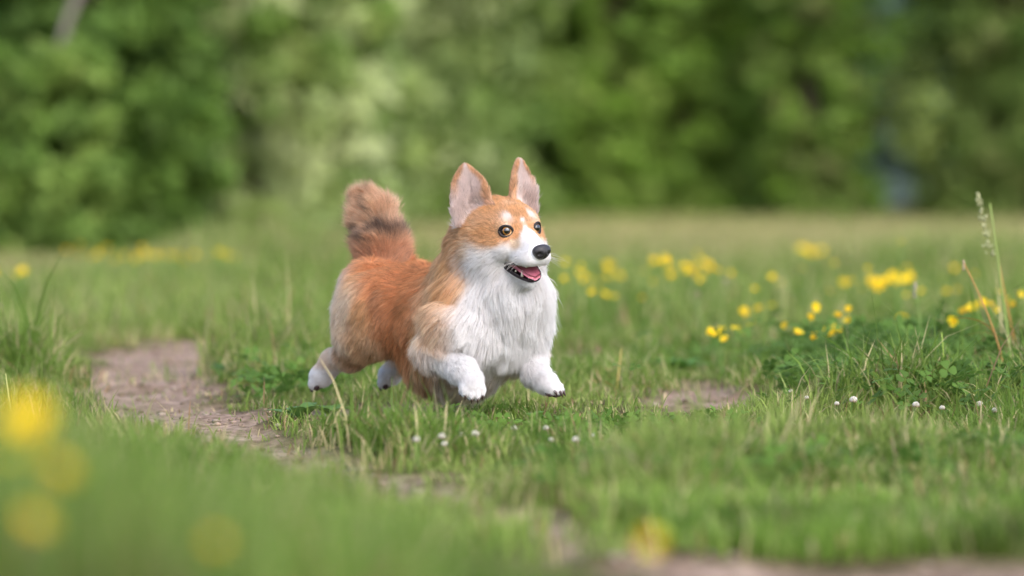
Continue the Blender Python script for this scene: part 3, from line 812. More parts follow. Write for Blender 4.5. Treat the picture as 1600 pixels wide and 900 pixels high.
# trunk
ell(body(75, 482, 0), (78, 66, 74), ln=26, flow=-F + DN * .35, lift=.32)                              # pelvis
ell(body(140, 495, 0), (100, 68, 72), k=30, ln=28, flow=-F + DN * .55, lift=.28)                      # loin
ell(body(205, 505, 0), (118, 84, 76), k=30, ln=34, flow=-F * .8 + DN * .9, lift=.25)                  # ribs
ell(body(190, 556, 0), (92, 44, 58), k=34, ln=52, flow=-F * .6 + DN, lift=.30)                        # brisket, belly fur
ell(body(290, 486, 4), (60, 68, 54), k=26, reg='chest', ln=38, flow=DN + F * .2, lift=.4)           # fore chest
ell(body(320, 458, -6), (54, 46, 52), k=24, reg='chest', ln=38, flow=DN + F * .25, lift=.45)          # bib
ell(body(255, 440, 0), (70, 52, 62), k=26, reg='chest', ln=34, flow=-F + DN * .5, lift=.35)           # withers
cone(body(275, 452, 0), hd(-24, -24, 6), 68, 60, k=30, reg='chest', ln=34, flow=-F * .6 + DN * .7 , lift=.35)  # neck
# near side and far side legs
for sg in (1, -1):
    ell(body(285, 500, 58 if sg > 0 else -44), (46, 66, 28), k=36, ln=50, flow=-F + DN * .45, lift=.40)         # shoulder
    ell(body(44, 494, sg * 72), (64, 60, 34), axes=rot_axis(BAX, 0, 1, 10), k=44, ln=28, flow=DN - F * .55, lift=.3)  # thigh
for sg in (1, -1):
    ell(body(8, 452, sg * 42), (34, 44, 36), k=24, ln=26, flow=DN - F * .5, lift=.4)                       # buttock
# near fore leg
LEG = 'leg'
cone(p3(708, 510, 138), p3(686, 542, 132), 36, 24, reg='body', ln=38, flow=p3(-.8, .6, 0) * 1.0, lift=.42, k=18)
cone(p3(688, 543, 136), p3(723, 572, 168), 25, 16, reg='leg_near_front', ln=20, k=14, lift=.34)
cone(p3(723, 572, 168), p3(737, 590, 180), 16, 14, reg='leg_near_front', ln=13, k=10, lift=.3)
# far fore leg
cone(p3(816, 505, 70), p3(820, 548, 62), 31, 25, reg='chest', ln=24, k=18, flow=DN, lift=.3)
cone(p3(824, 548, 62), p3(835, 580, 92), 22, 17, reg='leg_far_front', ln=16, k=12, lift=.32)
cone(p3(835, 580, 92), p3(850, 594, 112), 16, 15, reg='leg_far_front', ln=12, k=10, lift=.3)
# hind legs
for dx, dz, rg in ((0, 0, 'leg_near_hind'), (108, -81, 'leg_far_hind')):
    cone(p3(566 + dx, 522, -80 + dz), p3(545 + dx, 552, -112 + dz), 36, 23, reg='body' if dx == 0 else rg, ln=20, k=18, flow=DN - F * .6, lift=.28)
    cone(p3(545 + dx, 552, -112 + dz), p3(514 + dx, 567, -150 + dz), 22, 15, reg=rg, ln=12, k=12, lift=.22)
    cone(p3(513 + dx, 566, -152 + dz), p3(496 + dx, 590, -170 + dz), 16, 16, reg=rg, ln=8, k=10, lift=.2)
# paws with toes
def paw(c, fwd, upv, rg, w=19):
    fwd = nrmz(fwd); side = nrmz(np.cross(fwd, upv)); upv = nrmz(np.cross(side, fwd)); ax = np.stack([fwd, upv, side])
    ell(c, (w * 1.25, w * .80, w * .96), ax, 8, rg, 9, .25, fwd)
    tips = []
    for i, (sx, fx) in enumerate(((-.80, .66), (-.28, 1.0), (.28, 1.0), (.80, .66))):
        cc = c + side * sx * w + fwd * fx * w - upv * .12 * w
        ell(cc, (w * .66, w * .50, w * .31), ax, 1.2, rg, 3.5, .15, fwd)
        tips.append((cc, fwd, upv, side))
    return tips
TOES = []
TOES += paw(p3(738, 593, 181), p3(.22, .80, .55), p3(.35, -.55, .75), 'leg_near_front', 17.5)
TOES += paw(p3(855, 597, 116), p3(.85, .42, .40), p3(.4, -1, .35), 'leg_far_front', 16)
HT = []
HT += paw(p3(493, 590, -173), p3(-.45, .6, -.5), p3(-.75, -.45, -.3), 'leg_near_hind', 17)
HT += paw(p3(601, 590, -254), p3(-.45, .6, -.5), p3(-.75, -.45, -.3), 'leg_far_hind', 17)
# tail: fox brush held up
TA = [p3(598, 425, -150), p3(592, 380, -166), p3(578, 335, -172), p3(570, 314, -170)]
TAXIS = nrmz(TA[3] - TA[0])
cone(TA[0], TA[1], 31, 29, reg='tail', ln=34, lift=.62, k=14); cone(TA[1], TA[2], 29, 23, reg='tail', ln=36, lift=.55, k=14); cone(TA[2], TA[3], 23, 13, reg='tail', ln=38, lift=.42, k=14)
# head
ell(hd(-4, 4, 0), (58, 48, 57), HAX, 18, 'head', 11, .22, -Fh + Uh * .1)
ell(hd(30, 14, 0), (32, 28, 40), HAX, 16, 'head', 8, .2, -Fh + Uh * .3)
for sg in (1, -1):
    ell(hd(44, 20, sg * 22), (15, 11, 14), HAX, 10, 'head', 6, .2, -Fh * .6 + Uh * .8)                # brow
    ell(hd(8, -26, sg * 33), (42, 33, 27), HAX, 18, 'head', 22, .30, -Fh + Rh * sg * .35 - Uh * .45)  # cheek
    ell(hd(46, -14, sg * 25), (24, 18, 16), HAX, 14, 'head', 9, .2, -Fh - Uh * .3)                     # below the eye
    ell(hd(88, -27.5, sg * 13), (25, 12.5, 14), HAX, 9, 'head', 5, .18, -Fh - Uh * .6)                   # lips
cone(hd(50, -8, 0), hd(102, -20, 0), 28, 17, 12, 'head', 5, .16, -Fh)                                  # muzzle
cone(hd(60, 0, 0), hd(106, -12, 0), 15, 10, 10, 'head', 4, .14, -Fh)                                   # bridge
ell(hd(12, -46, 0), (40, 30, 38), HAX, 18, 'head', 30, .4, -Fh + DN * .7)                             # throat
ell(hd(14, -72, 0), (44, 36, 44), HAX, 26, 'chest', 34, .4, DN + Fh * .2)                              # under the chin
# ears: cupped upright shells
def ear(sg, L_, Wd, lean, face):
    A = nrmz(Uh + Rh * sg * lean[0] + Fh * lean[1]); N_ = nrmz(Fh * face[0] + Rh * sg * face[1]); X_ = nrmz(np.cross(A, N_)); N_ = np.cross(X_, A)
    O = hd(-6, 31, sg * 43) + np.array([-4.0, 0, 0])
    def f(P):
        q_ = P - O; t = q_ @ A; x = q_ @ X_; n = q_ @ N_
        tt = np.clip(t / L_, 0, 1); w = Wd * (1 - tt ** 2.1) ** .62 * (1 + .05 * np.sin(tt * 3.1))
        curve = .011 * x * x * (1 - .35 * tt) - 4
        dl = np.abs(n - curve) - (4.6 - 1.6 * tt)
        dx = np.abs(x) - w; dt = np.maximum(t - L_, -t - 14)
        return np.maximum(np.maximum(dl, dx * .85), dt)
    lo = O - 60; hi = O + 60; hi[1] = O[1] + L_ + 10; lo[1] = O[1] - 25
    PR.append(dict(f=f, k=9, reg='ear', ln=6, lift=.22, flow=A, lo=lo, hi=hi, st=1))
    return O, A, N_, X_
EARS = [ear(1, 77, 31, (.14, -.05), (.9, .42)), ear(-1, 77, 30, (.06, -.05), (.9, .35))]

def carve_mouth(P):
    c = hd(82, -47, 0); ax = rot_axis(HAX, 0, 1, -9); semi = np.array([45, 14.5, 30])
    q_ = (P - c) @ ax.T
    q_[..., 1] = q_[..., 1] / (np.clip(.45 + (q_[..., 0] + 42) / 75, .3, 1.15))      # opens towards the front
    k0 = np.linalg.norm(q_ / semi, axis=-1); k1 = np.linalg.norm(q_ / semi ** 2, axis=-1) + 1e-9
    return k0 * (k0 - 1) / k1
JAW = len(PR)
cone(hd(46, -58, 0), hd(87, -67, 0), 18, 6.5, 12, 'head', 13, .35, -Fh + DN * .4)                      # lower jaw

def smin(a, b, k):
    h_ = np.maximum(k - np.abs(a - b), 0) / k
    return np.minimum(a, b) - h_ * h_ * k * .25
def sdf_pts(P):
    d_ = np.full(P.shape[:-1], 60.0)
    for p in PR: d_ = smin(d_, p['f'](P), p['k'])
    return np.maximum(d_, -carve_mouth(P))

VS = 3.0
lo = np.array([440, -660, -300.0]); hi = np.array([920, -225, 275.0])
shp = np.ceil((hi - lo) / VS).astype(int)
axs = [lo[i] + VS * np.arange(shp[i]) for i in range(3)]
FLD = np.full(shp, 60.0, np.float32)
for p in PR + [dict(f=carve_mouth, lo=hd(85, -47, 0) - 62, hi=hd(85, -47, 0) + 62, k=0)]:
    m = p['k'] + 9
    i0 = np.clip(np.floor((p['lo'] - m - lo) / VS).astype(int), 0, shp); i1 = np.clip(np.ceil((p['hi'] + m - lo) / VS).astype(int) + 1, 0, shp)
    sl = tuple(slice(i0[i], i1[i]) for i in range(3))
    P = np.stack(np.meshgrid(*[axs[i][sl[i]] for i in range(3)], indexing='ij'), -1)
    v = p['f'](P)
    FLD[sl] = np.maximum(FLD[sl], -v) if p['k'] == 0 else smin(FLD[sl], v, p['k'])

def surface_nets(Fd):
    s = Fd < 0
    c = [Fd[:-1, :-1, :-1]]
    cnt = sum(s[a:s.shape[0] - 1 + a, b_:s.shape[1] - 1 + b_, c_:s.shape[2] - 1 + c_].astype(np.int8) for a in (0, 1) for b_ in (0, 1) for c_ in (0, 1))
    act = (cnt > 0) & (cnt < 8)
    idx = np.full(act.shape, -1, np.int64); cells = np.argwhere(act); idx[act] = np.arange(len(cells))
    acc = np.zeros((len(cells), 3)); num = np.zeros(len(cells))
    cor = [(a, b_, c_) for a in (0, 1) for b_ in (0, 1) for c_ in (0, 1)]
    for a in cor:
        for ax in range(3):
            if a[ax]: continue
            b_ = list(a); b_[ax] = 1
            pa = cells + a; pb = cells + b_
            va = Fd[tuple(pa.T)]; vb = Fd[tuple(pb.T)]
            m = (va < 0) != (vb < 0)
            t = np.where(m, va / np.where(m, va - vb, 1), 0)
            pos = np.array(a)[None] + 0.0; pos = np.repeat(pos, len(cells), 0); pos[:, ax] += t
            acc += pos * m[:, None]; num += m
    V = cells + acc / num[:, None]
    Q = []
    for ax in range(3):
        o1, o2 = [(1, 2), (2, 0), (0, 1)][ax]
        sl0 = [slice(None)] * 3; sl1 = [slice(None)] * 3; sl0[ax] = slice(0, -1); sl1[ax] = slice(1, None)
        a_, b_ = s[tuple(sl0)], s[tuple(sl1)]
        e = np.argwhere(a_ != b_); flip = a_[tuple(e.T)]
        ok = (e[:, o1] > 0) & (e[:, o2] > 0) & (e[:, o1] < Fd.shape[o1] - 1) & (e[:, o2] < Fd.shape[o2] - 1)
        e = e[ok]; flip = flip[ok]
        d1 = np.zeros(3, int); d1[o1] = 1; d2 = np.zeros(3, int); d2[o2] = 1
        q_ = np.stack([idx[tuple((e - d1 - d2).T)], idx[tuple((e - d2).T)], idx[tuple(e.T)], idx[tuple((e - d1).T)]], -1)
        q_[~flip] = q_[~flip][:, ::-1]
        Q.append(q_)
    return V, np.vstack(Q)
BV, BQ = surface_nets(FLD)
BV = BV * VS + lo
for _ in range(2):                                     # light relaxing
    acc = np.zeros_like(BV); num = np.zeros(len(BV))
    for a_, b_ in ((0, 1), (1, 2), (2, 3), (3, 0)):
        np.add.at(acc, BQ[:, a_], BV[BQ[:, b_]]); np.add.at(acc, BQ[:, b_], BV[BQ[:, a_]])
        np.add.at(num, BQ[:, a_], 1); np.add.at(num, BQ[:, b_], 1)
    BV = BV * .5 + .5 * acc / num[:, None]

def grad(P, e=1.5):
    g = np.stack([sdf_pts(P + np.eye(3)[i] * e) - sdf_pts(P - np.eye(3)[i] * e) for i in range(3)], -1)
    return nrmz(g)

def cast(o, dr, tmax=160):
    """march a ray from outside to the skin"""
    o = np.array(o, float); dr = nrmz(dr); t = 0
    while t < tmax:
        if sdf_pts((o + dr * t)[None])[0] < .2: break
        t += .5
    return o + dr * t

# --- coat colours, with shade painted in under the chest: seeds in the dog's own frames, blended by distance
WH = (245, 242, 242); CR = (236, 216, 194); OR = (224, 178, 126); DO = (214, 150, 96); TN = (208, 170, 134); LT = (228, 190, 150); BK = (44, 34, 32)
BS = [  # f, py, |r|, radius, colour
 (90, 420, 0, 60, DO), (150, 428, 20, 60, DO), (120, 470, 75, 52, DO), (160, 520, 80, 46, DO), (100, 440, 50, 50, DO), (168, 465, 80, 36, DO),
 (195, 560, 80, 40, LT), (210, 520, 85, 42, OR), (235, 595, 55, 34, (224, 210, 196)), (165, 585, 60, 34, LT), (190, 610, 55, 28, CR), (215, 615, 30, 36, (226, 214, 204)), (250, 625, 20, 42, CR), (235, 630, 50, 30, CR), (285, 590, 0, 40, (208, 196, 184)), (330, 560, 0, 40, WH), (215, 640, 0, 36, CR),  # greyish seed on the midline between the forelegs paints the shade below the bib
 (215, 425, 0, 52, OR), (250, 420, 40, 50, LT), (235, 460, 85, 46, LT), (265, 470, 80, 42, LT), (230, 500, 95, 34, CR), (262, 520, 95, 36, CR), (290, 500, 92, 34, LT),
 (280, 545, 90, 34, TN), (265, 575, 88, 26, TN), (250, 405, 20, 50, OR), (290, 420, 55, 44, OR), (300, 450, 78, 34, OR),
 (40, 470, 88, 40, CR), (30, 510, 85, 50, CR), (0, 455, 62, 34, CR), (-12, 480, 55, 50, WH), (-28, 440, 52, 30, WH), (15, 418, 20, 40, DO), (40, 425, 45, 36, DO), (45, 450, 68, 30, OR), (25, 440, 45, 26, LT), (70, 520, 95, 40, LT), (60, 560, 80, 40, LT), (85, 480, 92, 34, OR), (20, 550, 70, 40, TN),
 (350, 480, 0, 75, WH), (345, 530, 0, 70, WH), (330, 440, 0, 60, WH), (325, 500, 62, 46, WH), (335, 460, 62, 40, WH), (310, 560, 30, 50, WH), (300, 520, -70, 50, WH), (290, 575, 70, 26, CR)]
HS = [ # f, u, |r|, radius, colour
 (-30, 40, 0, 50, OR), (10, 50, 25, 38, OR), (30, 42, 0, 26, LT), (0, 30, 55, 40, LT), (-10, 5, 65, 36, OR), (35, 5, 50, 24, OR), (48, -3, 40, 15, OR), (62, 4, 30, 12, OR), (66, 12, 14, 10, OR), (50, 34, 10, 18, OR),
 (52, 32, 19, 12, (236, 228, 224)), (62, 24, 0, 4, WH), (50, 44, 0, 5, WH), (70, 12, 0, 5, WH), (68, 14, 10, 8, OR), (72, 5, 18, 10, OR), (40, 40, 0, 22, OR), (90, 5, 0, 20, WH), (110, -10, 0, 28, WH), (100, -30, 25, 26, WH), (75, -25, 35, 22, WH), (80, -5, 24, 12, CR),
 (55, -25, 45, 24, WH), (30, -35, 60, 30, WH), (5, -45, 65, 38, WH), (10, -25, 72, 26, CR), (30, -65, 40, 40, WH), (60, -70, 0, 40, WH), (95, -75, 0, 30, WH), (-25, -35, 70, 34, LT), (-40, -10, 60, 36, OR), (-10, -60, 66, 30, WH), (20, -85, 20, 40, WH)]
def shepard(Q_, seeds):
    c = np.array([lin(s_[4]) for s_ in seeds]); acc = np.zeros((len(Q_), 3)); wt = np.zeros(len(Q_))
    for s_, cc in zip(seeds, c):
        d2 = ((Q_ - np.array(s_[:3], float)) ** 2).sum(1) / s_[3] ** 2
        w_ = 1 / (d2 + .04) ** 2.6
        acc += w_[:, None] * cc; wt += w_
    return acc / wt[:, None]
def body_coords(P):
    q_ = P - np.array([600.0, 0, -145.0]); f_ = q_ @ F; r_ = q_ @ R
    return f_, -P[:, 1], r_
def coat(P, wreg):
    f_, y_, r_ = body_coords(P)
    qb = np.stack([f_, y_, np.abs(r_)], -1)
    cb = shepard(qb, BS)
    qh = (P - HO) @ HAX.T; qh[:, 2] = np.abs(qh[:, 2])
    ch = shepard(qh, HS)
    hw = wreg['head'] + wreg['ear']
    hw = np.clip(hw * 1.3, 0, 1)[:, None]
    c = cb * (1 - hw) + ch * hw
    # ears: tan backs with pale pinkish inside
    for (O, A, N_, X_) in EARS:
        q_ = P - O; t = q_ @ A; x = q_ @ X_; n = q_ @ N_
        near = (wreg['ear'] > .3) & (np.linalg.norm(q_, axis=1) < 120) & ((((P - HO) @ Rh) > 0) == (((O - HO) @ Rh) > 0))
        inside = near & (n > .011 * x * x * (1 - .35 * np.clip(t / 79, 0, 1)) - 4)
        edge = sstep(.5, .92, np.abs(x) / (32 * (1 - np.clip(t / 79, 0, .97) ** 2.1) ** .62) + .45 * sstep(42, 74, t))
        osg = -1 if ((O - HO) @ Rh) > 0 else 1
        edge = edge * np.where(x * osg > 0, sstep(12, 55, t), 1)          # pale outer fringe low down
        ci = lin((236, 222, 218))[None] * (1 - edge[:, None]) + lin((222, 180, 140))[None] * edge[:, None]
        low = sstep(34, 5, t)[:, None] * (np.sign(x) * 1 > 0)[:, None]
        ci = ci * (1 - .4 * low) + lin((176, 146, 138)) * .4 * low
        c = np.where(inside[:, None], ci, np.where(near[:, None] & (t[:, None] > 8), lin((216, 172, 130)), c))
    # legs: white below
    for rg in ('leg_near_front', 'leg_far_front', 'leg_near_hind', 'leg_far_hind'):
        w_ = sstep(.35, .75, wreg[rg])[:, None]
        c = c * (1 - w_) + lin(WH) * w_
    hk = wreg['leg_near_hind'] + wreg['leg_far_hind']
    k = (sstep(.3, .7, hk) * sstep(582, 568, -P[:, 1]) * .8)[:, None]
    c = c * (1 - k) + lin((236, 214, 192)) * k
    # tail
    w_ = sstep(.3, .7, wreg['tail'])[:, None]
    tt = (P - TA[0]) @ TAXIS
    tc_ = lin((212, 158, 118))[None] * np.ones((len(P), 1)); k = sstep(20, 70, tt)[:, None]; tc_ = tc_ * (1 - k) + lin((228, 192, 160)) * k
    rr = (P - TA[0]) @ R
    band = np.exp(-((tt - 54 + 7 * np.sin(P[:, 0] * .17 + P[:, 2] * .1)) / 8) ** 2)[:, None] * .95
    streak = (np.exp(-((P[:, 0] - 575) / 3.5) ** 2) * sstep(72, 90, tt))[:, None] * .6
    k = np.clip(band + streak, 0, .9); tc_ = tc_ * (1 - k) + lin((70, 50, 44)) * k
    c = c * (1 - w_) + tc_ * w_
    return c

REGS = sorted(set(p['reg'] for p in PR))
def weights(P):
    Wt = np.stack([np.exp(-np.clip(p['f'](P), -40, 200) / 7) for p in PR], -1)
    Wt /= Wt.sum(1, keepdims=True)
    wr = {g: sum(Wt[:, i] for i, p in enumerate(PR) if p['reg'] == g) for g in REGS}
    return Wt, wr

wt_b, wr_b = weights(BV)
bc = coat(BV, wr_b)
cav = carve_mouth(BV)
inm = sstep(1.5, .2, cav)[:, None]
qh_b = (BV - HO) @ HAX.T
inm = inm * (np.linalg.norm(qh_b - np.array([81.5, -47, 0]), axis=1) < 52)[:, None]
bc = bc * .9 * (1 - inm) + lin((40, 20, 22)) * inm
skinM = attr_mat('dog_skin', .7, .25)
dog = link('corgi', None, label='orange and white corgi leaping over the grass with open mouth and raised tail', cat='dog', loc=tuple(W(p3(680, 655, 0)) * (1, 1, 0)))
DL = np.array(dog.location)
def WL(P): return W(P) - DL
link('body', mesh_np('body', WL(BV), quads=BQ, smooth=True, cols=bc, mat=skinM), dog)

# --- face pieces
def ball_part(name, c, ax, semi, mat, parent, nu=20, nv=14, shape=None):
    V, T, Q = uv_ball(nu, nv)
    if shape is not None: V = shape(V)
    return link(name, mesh_np(name, WL(c + (V * semi) @ ax), T, Q, True, mat=mat), parent)
eyeM = simple_mat('eyeball', tuple(lin((46, 34, 30))), .08, .6, 1)
irisM = simple_mat('iris', tuple(lin((190, 132, 52))), .15, .5, 1, noise=(900, tuple(lin((120, 70, 24))), .1))
pupilM = simple_mat('pupil', (.004, .004, .006), .04, .8, 1)
rimM = simple_mat('eyelid', tuple(lin((34, 26, 26))), .5, .4)
noseM = simple_mat('nose_skin', tuple(lin((40, 34, 38))), .38, .6, .25, noise=(1400, tuple(lin((22, 18, 22))), .7))
gumM = simple_mat('tongue', tuple(lin((226, 132, 148))), .35, .5, .4, noise=(500, tuple(lin((206, 108, 128))), .5))
lipM = simple_mat('lip', tuple(lin((34, 24, 26))), .6, .3, 0)
toothM = simple_mat('tooth', tuple(lin((236, 226, 206))), .25, .5, .3)
padM = simple_mat('paw_pad', tuple(lin((84, 58, 58))), .7, .3, noise=(900, tuple(lin((52, 38, 40))), .5))
clawM = simple_mat('claw', tuple(lin((70, 52, 50))), .4, .5)
EYES = []
def cap(c, g, rad, ang, name, mat, parent, lift):
    """spherical cap of half-angle ang facing g"""
    e1 = nrmz(np.cross(g, UP)); e2 = np.cross(e1, g); V = [c + g * (rad + lift)]; n = 20; rings = 4; T = []; Q = []
    for k in range(1, rings + 1):
        a_ = ang * k / rings
        for j in range(n):
            ph = 2 * math.pi * j / n
            V.append(c + (g * math.cos(a_) + (e1 * math.cos(ph) + e2 * math.sin(ph)) * math.sin(a_)) * (rad + lift * (1 if k < rings else .2)))
    for j in range(n):
        T.append((0, 1 + j, 1 + (j + 1) % n))
        for k in range(rings - 1):
            b0 = 1 + k * n; Q.append((b0 + j, b0 + n + j, b0 + n + (j + 1) % n, b0 + (j + 1) % n))
    return link(name, mesh_np(name, WL(np.array(V)), np.array(T), np.array(Q), True, mat=mat), parent)
for sg in (1, -1):
    sp = cast(hd(130, 12, sg * 28), -Fh)
    nn = nrmz(Fh * .82 + Rh * sg * .50 + Uh * .08)
    c = sp - nn * 6.8
    EYES.append((sp, nn))
    e = ball_part('eye', c, HAX, 10.0, eyeM, dog)
    g = nrmz(nn * .6 + np.array([.22, .03, .5]))
    cap(c, g, 10.0, .70, 'iris', irisM, e, .5)
    cap(c, g, 10.55, .48, 'pupil', pupilM, e, .35)
    # eyelid ring, almond shaped
    n = 28; e1 = nrmz(np.cross(nn, Uh)); e2 = np.cross(e1, nn); pts = []
    for j in range(n + 1):
        a_ = 2 * math.pi * j / n
        pts.append(sp + nn * (1.2 - .9 * abs(math.cos(a_)) ** 2 * 2) + e1 * math.cos(a_) * 10.2 + e2 * math.sin(a_) * (8.2 if math.sin(a_) > 0 else 8.6))
    V, T, Q = tube(np.array(pts), 2.1, 8)
    link('eyelid', mesh_np('eyelid', WL(V), T, Q, True, mat=rimM), e)
# nose: broad on top, pinched below, two nostrils
def nose_shape(V):
    V = V.copy(); f_, u_, r_ = V[:, 0], V[:, 1], V[:, 2]
    V[:, 2] = r_ * (1 + .22 * u_); V[:, 0] = f_ * (1 - .15 * np.abs(u_)) + .10 * u_
    gro = np.exp(-(r_ / .10) ** 2) * (f_ > 0) * .10 * (u_ < .4); V[:, 0] -= gro
    for s_ in (-1, 1):
        dd = np.exp(-(((r_ - s_ * .52) / .20) ** 2 + ((u_ + .12) / .24) ** 2)) * (f_ > 0); V[:, 0] -= dd * .38
    return V
ball_part('nose', hd(122, -15, 0), HAX, np.array([11.5, 12, 14.8]), noseM, dog, 48, 32, nose_shape)
# tongue: grooved slab lying in the lower jaw
V = []; Q = []; nu, nv = 12, 9
JD = nrmz(Fh * 1.0 - Uh * .33)
for i in range(nu + 1):
    t = i / nu
    c = hd(50, -41, 0) + JD * 50 * t + Uh * (3.5 * math.sin(t * 2.6) )
    w = 15.5 * (1 - .55 * max(0, t - .62) ** 1.2 * 2.2) * (1 if t < .97 else .8)
    for j in range(nv + 1):
        s_ = j / nv * 2 - 1
        V.append(c + Rh * w * s_ + Uh * (2.6 * s_ * s_ - 1.6 * math.exp(-(s_ / .18) ** 2) + .8 * math.cos(s_ * 9)))
for i in range(nu):
    for j in range(nv):
        a0 = i * (nv + 1) + j; Q.append((a0, a0 + 1, a0 + nv + 2, a0 + nv + 1))
nV = len(V); V = np.vstack([np.array(V), np.array(V) - Uh * 5]); Q = np.array(Q); Q = np.vstack([Q, Q[:, ::-1] + nV])
rimi = [i * (nv + 1) for i in range(nu + 1)] + [nu * (nv + 1) + j for j in range(1, nv + 1)] + [i * (nv + 1) + nv for i in range(nu - 1, -1, -1)]
Q = np.vstack([Q, [(rimi[i], rimi[i] + nV, rimi[i + 1] + nV, rimi[i + 1]) for i in range(len(rimi) - 1)]])
link('tongue', mesh_np('tongue', WL(V), quads=Q, smooth=True, mat=gumM), dog)
# lower lips: dark roll round the jaw
pts = []
for t in np.linspace(-1, 1, 25):
    a_ = t * math.pi / 2
    fw = 46 + 52 * math.cos(a_) ** .6; wv = 27 * math.sin(a_) * (1 - .25 * math.cos(a_)) 
    base = hd(fw, -42 - .39 * (fw - 46) , wv)
    pts.append(base)
V, T, Q = tube(np.array(pts), 2.0, 7)
link('lower_lip', mesh_np('lower_lip', WL(V), T, Q, True, mat=lipM), dog)
pts = []
for t in np.linspace(-1, 1, 25):
    a_ = t * math.pi / 2
    fw = 46 + 57 * math.cos(a_) ** .6; wv = 27.5 * math.sin(a_) * (1 - .15 * math.cos(a_))
    pts.append(hd(fw, -39 + .08 * (fw - 46), wv))
V, T, Q = tube(np.array(pts), 1.8, 7)
link('upper_lip', mesh_np('upper_lip', WL(V), T, Q, True, mat=lipM), dog)
def tooth(base, tip, r0):
    V, T, Q = tube(np.array([base, base * .5 + tip * .5, tip * .9 + base * .1, tip]), np.array([r0, r0 * .8, r0 * .4, .1]), 7)
    link('tooth', mesh_np('tooth', WL(V), T, Q, True, mat=toothM), dog)
for sg in (1, -1):
    tooth(hd(84, -56, sg * 13.5), hd(86, -45.5, sg * 14), 2.4)        # lower canine
    tooth(hd(96, -36, sg * 12), hd(96, -42, sg * 12), 1.8)            # upper canine
    tooth(hd(70, -50, sg * 17), hd(70, -47, sg * 17), 1.6)
for k in (-2, -1, 0, 1, 2):
    tooth(hd(95 - abs(k), -59, k * 3.2), hd(96 - abs(k), -55, k * 3.2), 1.5)
# claws and pads
for (cc, fw, uv, sd_) in TOES + HT:
    b0 = cc + fw * 8 + uv * 1; tip = cc + fw * 17 - uv * 5
    V, T, Q = tube(np.array([b0, (b0 + tip) / 2 + uv * 1.2, tip]), np.array([2.8, 2.2, .4]), 6)
    link('claw', mesh_np('claw', WL(V), T, Q, True, mat=clawM), dog)
    ball_part('toe_pad', cc - uv * 7.2 + fw * 2, np.stack([fw, uv, sd_]), np.array([7, 4.2, 5.2]), padM, dog, 10, 7)
for grp in (TOES[:4], TOES[4:], HT[:4], HT[4:]):
    c = sum(g[0] for g in grp) / 4; fw, uv, sd_ = grp[0][1:]
    ball_part('main_pad', c - fw * 17 - uv * 10, np.stack([fw, uv, sd_]), np.array([9, 5, 11]), padM, dog, 12, 8)

# ------------------------------------------------------------------ fur
def fur_mat():
    m, nt, b, out = node_mat('fur')
    nt.nodes.remove(b)
    a = nt.nodes.new('ShaderNodeAttribute'); a.attribute_name = 'fcol'
    df = nt.nodes.new('ShaderNodeBsdfDiffuse'); tr = nt.nodes.new('ShaderNodeBsdfTranslucent')
    hr = nt.nodes.new('ShaderNodeBsdfHair'); hr.component = 'Reflection'
    hr.inputs['RoughnessU'].default_value = .35; hr.inputs['RoughnessV'].default_value = .6
    hr.inputs['Color'].default_value = (.8, .78, .75, 1)
    nt.links.new(a.outputs['Color'], df.inputs['Color']); nt.links.new(a.outputs['Color'], tr.inputs['Color'])
    m1 = nt.nodes.new('ShaderNodeMixShader'); m1.inputs[0].default_value = .48
    nt.links.new(df.outputs[0], m1.inputs[1]); nt.links.new(tr.outputs[0], m1.inputs[2])
    m2 = nt.nodes.new('ShaderNodeMixShader'); m2.inputs[0].default_value = .07
    nt.links.new(m1.outputs[0], m2.inputs[1]); nt.links.new(hr.outputs[0], m2.inputs[2])
    nt.links.new(m2.outputs[0], out.inputs['Surface'])
    return m
furM = fur_mat()
# sample roots on the skin
r = np.random.default_rng(2024)
TRI = np.vstack([BQ[:, [0, 1, 2]], BQ[:, [0, 2, 3]]])
a_, b_, c_ = BV[TRI[:, 0]], BV[TRI[:, 1]], BV[TRI[:, 2]]
area = .5 * np.linalg.norm(np.cross(b_ - a_, c_ - a_), axis=1)
lenv = np.array([p['ln'] for p in PR])
tl = (wt_b @ lenv)[TRI].mean(1)
dens = area * np.clip((22 / tl) ** 1.1, .8, 4.2)       # short coats are denser
NH = 460000
ti = r.choice(len(TRI), NH, p=dens / dens.sum())
u1 = np.sqrt(r.random(NH)); u2 = r.random(NH)
P0 = a_[ti] * (1 - u1)[:, None] + b_[ti] * (u1 * (1 - u2))[:, None] + c_[ti] * (u1 * u2)[:, None]
fn = np.cross(b_ - a_, c_ - a_); VN = np.zeros_like(BV)
for k in range(3): np.add.at(VN, TRI[:, k], fn)
VN = nrmz(VN)
if ((grad(BV[:200]) * VN[:200]).sum() < 0): VN = -VN
tv = TRI[ti]
g = nrmz(VN[tv[:, 0]] * (1 - u1)[:, None] + VN[tv[:, 1]] * (u1 * (1 - u2))[:, None] + VN[tv[:, 2]] * (u1 * u2)[:, None])
Wt, wr = weights(P0)
ln = Wt @ lenv; lift = Wt @ np.array([p['lift'] for p in PR]); flow = Wt @ np.stack([p['flow'] for p in PR])
qh = (P0 - HO) @ HAX.T
# outside the mouth, nose and eyes
keep = (carve_mouth(P0) > 1.6) | (np.linalg.norm(qh - np.array([81.5, -47, 0]), axis=1) > 56)
keep &= np.linalg.norm((qh - np.array([114, -15, 0])) / np.array([14, 14, 17.5]), axis=1) > 1.0
for sp, nn in EYES:
    dv = P0 - sp; pr = dv - (dv @ nn)[:, None] * nn
    keep &= ~((np.linalg.norm(dv, axis=1) < 16) & (np.linalg.norm(pr, axis=1) < 10.4))
